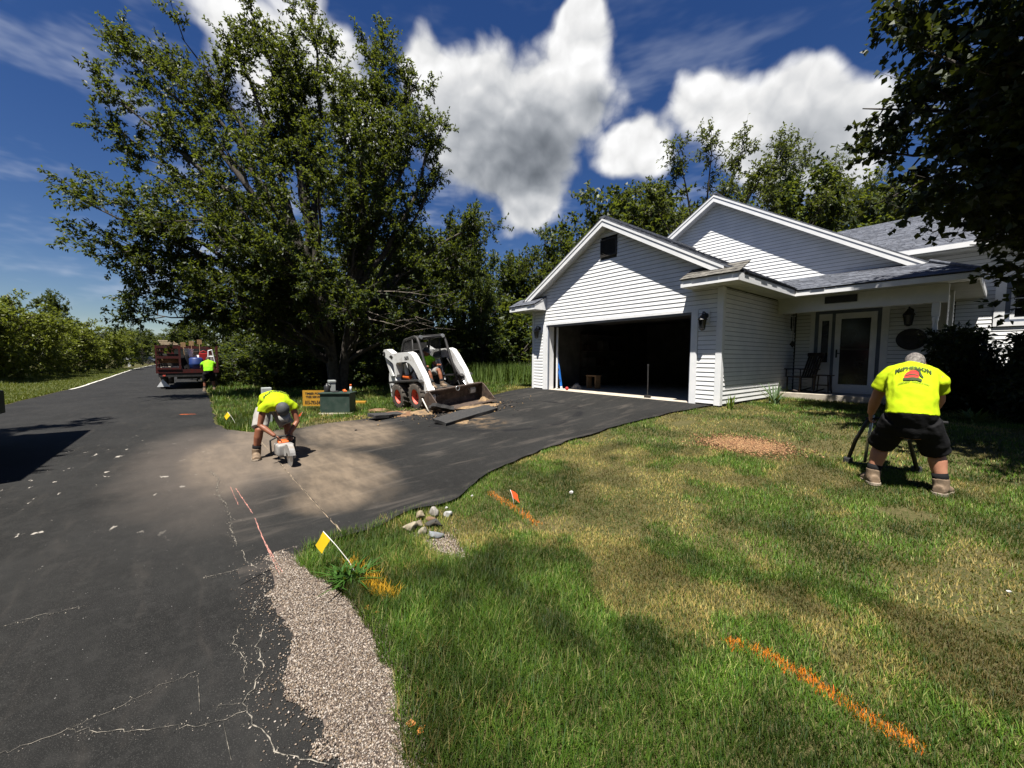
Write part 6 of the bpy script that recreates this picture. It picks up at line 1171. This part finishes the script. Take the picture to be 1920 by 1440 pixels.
for x in (-.16, .16):
    for y in (-.16, .16): P_('leg', 'darkwood', lambda bm: tube(bm, [(x, y, 0), (x * .8, y * .8, .46)], .015, 8), st)
P_('shelf', 'darkwood', lambda bm: bx(bm, (-.14, -.14, .2), (.14, .14, .22)), st)
# garage doorway
MT['blue'] = mat('blue_level', (.02, .16, .55), (.015, .12, .45), 8, .45)
lv = empty('spirit_level', (.30, .42, S), 0, None, (0, R(-11), 0)); tag(lv, 'long blue spirit level leaning inside the left garage jamb', 'level')
P_('beam', 'blue', lambda bm: bx(bm, (-.035, -.018, .10), (.035, .018, 1.22), .004), lv)
for z in (.3, .66, 1.0): P_('vial', 'mdark', lambda bm: bx(bm, (-.018, -.021, z - .05), (.018, .021, z + .05), .004), lv)
P_('end_cap', 'trim', lambda bm: bx(bm, (-.035, -.018, 0.005), (.035, .018, .10), .004), lv)
hm = empty('sledgehammer', (3.62, .25, S)); tag(hm, 'sledgehammer standing on its head at the garage threshold', 'hammer'); P_('head', 'iron', lambda bm: bx(bm, (-.085, -.035, .0), (.085, .035, .07), .012), hm); P_('handle', 'mdark', lambda bm: tube(bm, [(0, 0, .06), (0, .005, .45), (-.01, .01, .86)], [.014, .016, .018], 10), hm); P_('grip', 'rubber', lambda bm: lathe(bm, [(.02, .80), (.024, .84), (.024, .88), (.01, .885)], 10, (-.01, .01, 0)), hm)
bm = bmesh.new(); bmesh.ops.create_icosphere(bm, subdivisions=3, radius=.055); o = bobj('red_ball', bm, mat('red_rubber', (.5, .03, .03), None, 8, .5), None, True, (.66, .3, S + .055)); tag(o, 'small red ball on the garage threshold', 'ball')
sb = empty('wooden_stool', (.75, 1.5, S)); tag(sb, 'plain wooden step stool just inside the garage', 'stool'); P_('top', 'wood', lambda bm: bx(bm, (-.22, -.15, .42), (.22, .15, .46), .006), sb)
for x in (-.18, .18): P_('side', 'wood', lambda bm: bx(bm, (x - .018, -.13, 0), (x + .018, .13, .42)), sb)
bm = bmesh.new(); lump(bm, (0, 0, 0), .22, .18, .2, 9, 14); o = bobj('tarp_bundle', bm, MT['greycloth'], None, True, (.50, .95, S)); tag(o, 'crumpled grey tarp behind the blue level', 'tarp')
gs_ = empty('garage_shelf', (-.30, 3.4, S), 0); tag(gs_, 'wooden shelf unit along the inside left garage wall', 'shelf')
for z in (.1, .7, 1.3, 1.9): P_('shelf_board', 'darkwood', lambda bm: bx(bm, (-.2, -1.2, z), (.2, 1.2, z + .03)), gs_)
for y in (-1.2, 1.2):
    for x in (-.19, .17): P_('upright', 'darkwood', lambda bm: bx(bm, (x, y - .02, 0), (x + .03, y + .02, 2.0)), gs_)
rg = random.Random(3)
for k in range(9): P_('stored_box', 'darkwall' if k % 2 else 'darkwood', lambda bm: bx(bm, (-.15, -1.1 + (k % 3) * .75, .13 + .6 * (k // 3)), (.15, -.7 + (k % 3) * .75, .13 + .6 * (k // 3) + rg.uniform(.2, .4))), gs_)
# ------------------------------------------------------------------ red work truck down the road (x across the road, y ahead; rear at y=0)
MT['truckred'] = mat('truck_red', (.065, .008, .007), (.03, .005, .004), 5, .5, dirt=((.05, .03, .025), 5, .5, .8))
tk = empty('work_truck', (-15.3, -9.55, .0), R(90)); tag(tk, 'red stake-bed work truck parked ahead on the right, loaded with gear', 'truck')
P_('chassis', 'mdark', lambda bm: (bx(bm, (-.45, .3, .5), (.45, 6.6, .72)), bx(bm, (-1.1, .02, .62), (1.1, .14, .80))), tk); P_('bed_floor', 'truckred', lambda bm: bx(bm, (-1.18, .0, .80), (1.18, 4.2, .98)), tk)
for s in (-1, 1):
    for z in (1.12, 1.42, 1.72, 1.98): P_('side_slat', 'truckred', lambda bm: bx(bm, (s * 1.15 - .02, .05, z), (s * 1.15 + .02, 4.15, z + .12)), tk)
    for y in (.06, 1.4, 2.8, 4.1): P_('stake', 'truckred', lambda bm: bx(bm, (s * 1.15 - .03 + s * .0, y - .03, .98), (s * 1.15 + .03, y + .03, 2.14)), tk)
P_('tailgate_panel', 'truckred', lambda bm: (bx(bm, (-1.12, -.03, .98), (-.30, .03, 1.06)), bx(bm, (-1.12, -.03, 1.5), (-.30, .03, 1.62)), bx(bm, (-1.12, -.03, 2.0), (-.3, .03, 2.12)), bx(bm, (-.34, -.032, .98), (-.26, .032, 2.12))), tk)
P_('headboard', 'mdark', lambda bm: bx(bm, (-1.18, 4.15, .98), (1.18, 4.25, 1.7)), tk); P_('cab_body', 'truckred', lambda bm: prism(bm, [(4.4, .6), (6.9, .6), (6.9, 1.35), (6.1, 1.4), (5.75, 2.15), (4.45, 2.2)], -1.0, 1.0, 'X'), tk); P_('rear_window', 'glass', lambda bm: bx(bm, (-.7, 4.37, 1.5), (.7, 4.395, 2.05)), tk)
for s in (-1, 1):
    for y in (1.2, 5.7):
        w_ = empty('wheel', (s * .98, y, .44), 0, tk); P_('tyre', 'tyre', lambda bm: lathe(bm, [(.22, -.15), (.42, -.14), (.44, 0), (.42, .14), (.22, .15)], 22, (0, 0, 0), 'X', False), w_, True); P_('rim', 'alu', lambda bm: lathe(bm, [(.22, -.1), (.18, 0), (.22, .1)], 16, (0, 0, 0), 'X'), w_)
    P_('mudflap', 'trim' if s < 0 else 'mdark', lambda bm: prism(bm, [(s * 1.2, .14), (s * .72, .14), (s * .98, .52)], .35, .37), tk); P_('tail_lamp', 'rimred', lambda bm: bx(bm, (s * .9 - .05, -.01, .66), (s * .9 + .05, .02, .72)), tk)
def load(name, label, cat, m, fn, smooth=False):
    bm = bmesh.new(); fn(bm); o = bobj(name, bm, MT[m] if isinstance(m, str) else m, None, smooth); o.location = tk.location; o.rotation_euler = tk.rotation_euler; tag(o, label, cat, 'gear loaded on the red truck'); return o
MT['barrel'] = mat('blue_plastic', (.01, .03, .14), (.008, .022, .1), 6, .5); MT['redplastic'] = mat('red_plastic', (.28, .012, .012), (.2, .01, .01), 6, .45)
load('blue_barrel', 'blue plastic barrel near the open end of the red truck', 'barrel', 'barrel', lambda bm: lathe(bm, [(.24, 0), (.28, .04), (.28, .2), (.30, .24), (.28, .28), (.28, .5), (.22, .56), (.1, .57)], 20, (.30, .42, .99)), True)
load('fuel_can', 'red fuel can standing high on the red truck load', 'fuel can', 'redplastic', lambda bm: (bx(bm, (.42, .5, 1.3), (.78, .8, 1.78), .04), tube(bm, [(.45, .65, 1.8), (.6, .65, 1.9), (.75, .65, 1.8)], .03, 8)))
load('white_bucket', 'white bucket tilted on top of the red truck load', 'bucket', 'trim', lambda bm: lathe(bm, [(.15, 1.60), (.19, 1.98), (.2, 1.99), (.18, 1.97), (.14, 1.65)], 18, (.02, .9, 0)), True)
load('white_board', 'white sheet leaning behind the blue barrel on the truck', 'board', 'trim', lambda bm: hexa(bm, [(.05, .75, .99), (.6, .8, .99), (.6, .83, .99), (.05, .78, .99)], [(.05, .95, 1.65), (.55, 1.0, 1.7), (.55, 1.03, 1.7), (.05, .98, 1.65)]))
for k in range(3): load('lumber_plank', ('top', 'middle', 'bottom')[k] + ' pale plank of the stack on the left rail of the truck', 'plank', mat('pale_lumber', (.52, .42, .29), (.40, .31, .2), 12, .8), lambda bm: bx(bm, (-1.05 + .04 * k, .1, 2.31 - k * .075), (-.55 + .1 * k, 2.9, 2.37 - k * .075), .006))
for k in range(2): load('folded_form', ('left', 'right')[k] + ' pale form board pile on the truck tail behind the red panel', 'board', mat('form_board', (.50, .44, .36), (.4, .34, .27), 12, .8), lambda bm: bx(bm, (-1.05 + k * .42, .1, .985), (-.70 + k * .42, 1.2, 1.10 + .02 * k), .01))
load('straw_roll', 'brown straw roll behind the red tail panel', 'roll', mat('straw_roll', (.16, .08, .035), (.10, .05, .02), 20, .9), lambda bm: tube(bm, [(-1.05, .3, 1.45), (-.35, .3, 1.45)], .17, 14), True)
load('tool_rack', 'white tubular tool rack at the right side of the truck bed', 'rack', 'trim', lambda bm: [tube(bm, p, .025, 6) for p in ([(.75, .3, .99), (.80, .3, 1.9), (.95, .3, 1.95)], [(1.08, .3, 1.1), (.95, .3, 1.95)], [(.76, .3, 1.6), (1.02, .3, 1.6)], [(.8, 1.1, .99), (.82, 1.1, 1.95)])])
load('black_bag', 'black bag hanging behind the white bucket on the truck', 'bag', 'blackcloth', lambda bm: lump(bm, (-.05, .5, .99), .2, .25, .75, 8, 14), True)
rg = random.Random(44)
for k, (x, y, z, w_, h, m, nm, lb_) in enumerate(((-.75, 1.6, .98, .35, .75, 'mdark', 'gear_crate', 'tall dark crate behind the left tail panel of the truck'), (.1, 2.2, .98, .3, .9, 'darkwood', 'gear_crate', 'brown crate in the middle of the truck bed'), (.7, 2.4, .98, .3, .7, 'greycloth', 'gear_crate', 'grey bundle at the front right of the truck bed'), (-.3, 2.9, .98, .4, .55, 'mdark', 'gear_crate', 'low dark crate at the front of the truck bed'))):
    load(nm, lb_, 'crate', m, lambda bm: bx(bm, (x - w_, y - .3, z), (x + w_, y + .3, z + h), .03))
for k in range(3): load('shovel', ('left', 'middle', 'right')[k] + ' long-handled shovel standing up in the truck bed', 'shovel', 'wood', lambda bm: (tube(bm, [(-.1 + k * .28, 1.4, 1.0), (-.2 + k * .33, 1.5, 2.1 + .08 * k)], .018, 6), bx(bm, (-.3 + k * .33, 1.49, 2.08 + .08 * k), (-.1 + k * .33, 1.51, 2.32 + .08 * k), .005)))
# worker beside the truck
JW = dict(crotch=(0, -.1, .76), pelvis=(0, -.1, .9), waist=(0, -.02, 1.06), chest=(0, .14, 1.22), shoulder=(0, .24, 1.32), neck=(0, .31, 1.38), head=(0, .42, 1.45), face=(0, .8, -.6), up=(0, .6, .8), shL=(-.19, .22, 1.27), shR=(.19, .22, 1.27), elL=(-.27, .38, 1.05), elR=(.26, .38, 1.05), wrL=(-.2, .58, .98), wrR=(.2, .58, .98), haL=((.3, .9, -.2), (.5, 0, -.8), (.5, .3, .8)), haR=((-.3, .9, -.2), (-.5, 0, -.8), (-.5, .3, .8)),
          hipL=(-.1, -.08, .85), hipR=(.1, -.08, .85), knL=(-.15, .02, .48), knR=(.15, .02, .48), anL=(-.18, -.04, .1), anR=(.18, -.04, .1), toL=(-.2, .14, 0), toR=(.2, .14, 0))
wx, wy, _ = campos(391, 17.9); figure('person', JW, WW, 'skintan', 'limedark', 'blackcloth', 'worker in green shirt bending beside the red truck', (wx, wy, .02), R(90), 'darkhair', None, .45, 1.0, vox=.013)
# ------------------------------------------------------------------ truck at the left edge, mostly out of the picture (y = toward the viewer along the road)
dt = empty('dump_truck', (-2.0, -13.05, 0), R(-90)); tag(dt, 'black-tailed dump truck parked at the left edge of the picture', 'truck')
P_('dump_body', 'mdark', lambda bm: prism(bm, [(.05, 1.35), (4.3, 1.35), (4.5, 3.3), (-.0, 3.05)], -1.15, 1.15, 'X'), dt); P_('chassis', 'mdark', lambda bm: bx(bm, (-.5, .1, .7), (.5, 7.4, 1.3)), dt)
P_('rear_bumper', 'black', lambda bm: bx(bm, (-1.15, -.30, .52), (1.2, .10, .95), .02), dt); P_('tail_lamp', 'truckred', lambda bm: bx(bm, (.98, -.02, .98), (1.15, .05, 1.30)), dt)
P_('cab', 'truckred', lambda bm: prism(bm, [(4.7, .7), (7.4, .7), (7.4, 1.6), (6.4, 1.7), (6.0, 2.6), (4.8, 2.65)], -1.1, 1.1, 'X'), dt)
for s in (-1, 1):
    for y in (.62, 1.85, 6.6):
        w_ = empty('wheel', (s * .92, y, .50), 0, dt); P_('tyre', 'rubber', lambda bm: lathe(bm, [(.26, -.2), (.47, -.19), (.5, 0), (.47, .19), (.26, .2)], 24, (0, 0, 0), 'X', False), w_, True); P_('rim', 'alu', lambda bm: lathe(bm, [(.26, -.12), (.2, 0), (.26, .12)], 16, (0, 0, 0), 'X'), w_)
P_('lift_chute', 'mdark', lambda bm: tube(bm, [(1.1, 2.2, 3.1), (1.6, 1.6, 3.5), (1.75, .7, 3.7)], .03, 6), dt)
# ------------------------------------------------------------------ far cars and mailbox
def car(loc, rz, col, label):
    e = empty('parked_car', loc, rz); tag(e, label, 'car'); m = mat('car_paint', col, tuple(c * .9 for c in col), 3, .3, spec=.5, coat=.5); MT['_c'] = m
    P_('body', '_c', lambda bm: prism(bm, [(-2.2, .35), (2.2, .35), (2.3, .75), (1.9, .95), (1.0, 1.05), (.4, 1.6), (-1.5, 1.65), (-2.15, 1.05), (-2.25, .7)], -.85, .85), e); P_('side_glass', 'glass', lambda bm: (prism(bm, [(-1.9, 1.08), (.8, 1.08), (.35, 1.52), (-1.45, 1.56)], -.86, -.851), prism(bm, [(-1.9, 1.08), (.8, 1.08), (.35, 1.52), (-1.45, 1.56)], .851, .86)), e); P_('windscreen', 'glass', lambda bm: hexa(bm, [(.98, -.75, 1.07), (.98, .75, 1.07), (.44, .7, 1.57), (.44, -.7, 1.57)], [(1.0, -.75, 1.08), (1.0, .75, 1.08), (.46, .7, 1.58), (.46, -.7, 1.58)]), e)
    for x in (-1.35, 1.4):
        for s in (-1, 1): P_('wheel', 'tyre', lambda bm: lathe(bm, [(.2, -.1), (.33, -.1), (.34, 0), (.33, .1), (.2, .1)], 18, (x, s * .8, .34), 'Y'), e, True)
    for s in (-1, 1): P_('headlight', 'trim', lambda bm: bx(bm, (2.22, s * .6 - .15, .68), (2.29, s * .6 + .15, .8)), e)
    return e
car((*campos(272, 74)[:2], .1), R(55), (.012, .014, .018), 'dark parked car far down the road beside the red truck'); car((*campos(247, 82)[:2], .1), R(70), (.05, .055, .065), 'grey parked car furthest down the road')
mx, my, _ = campos(243, 60); mb = empty('mailbox', (mx, my, 0)); tag(mb, 'white mailbox on a post far down the left verge', 'mailbox'); P_('post', 'trim', lambda bm: bx(bm, (-.15, -.15, 0), (.15, .15, 1.0), .02), mb); P_('box', 'trim', lambda bm: bx(bm, (-.2, -.3, 1.0), (.2, .3, 1.4), .05), mb)

# ------------------------------------------------------------------ dust thrown up by the saw
dm = bpy.data.materials.new('stone_dust'); dm.use_nodes = True; t = dm.node_tree; t.nodes.remove(t.nodes['Principled BSDF'])
co = N(t, 'ShaderNodeTexCoord').outputs['Object']; rr = VM(t, 'LENGTH', co)
dn = M_(t, 'MULTIPLY', MR(t, rr, 1., .1), MR(t, NZ(t, co, 2.2, 4, .6), .38, .7)); dn = M_(t, 'MULTIPLY', dn, 1.5)
pv = N(t, 'ShaderNodeVolumePrincipled', ins={'Color': (.72, .62, .5, 1), 'Density': dn, 'Anisotropy': .3}); t.links.new(pv.outputs[0], t.nodes['Material Output'].inputs['Volume'])
bm = bmesh.new(); bmesh.ops.create_icosphere(bm, subdivisions=3, radius=1); o = bobj('dust_cloud', bm, dm, None, True, (2.15, -7.72, .30)); o.scale = (.75, .65, .32); tag(o, 'thin tan dust cloud behind the cut-off saw', 'dust', kind='stuff')

rng = np.random.default_rng(71); gu, gw = [], []
for c in CR:
    for a, b in zip(c, c[1:]):
        n = int(260 * math.hypot(b[0] - a[0], b[1] - a[1])); t = rng.random(n); gu.append(a[0] + (b[0] - a[0]) * t + rng.normal(size=n) * .018); gw.append(a[1] + (b[1] - a[1]) * t + rng.normal(size=n) * .018)
gu, gw = np.concatenate(gu), np.concatenate(gw); pebbles('crack_grit', gu, gw, np.array([road_z(a, b) for a, b in zip(gu, gw)]), .0012 + .0035 * rng.random(len(gu)) ** 3, [(.20, .18, .15), (.10, .09, .08), (.02, .02, .02), (.28, .25, .21)], 72, 'loose grit lying along the road cracks')
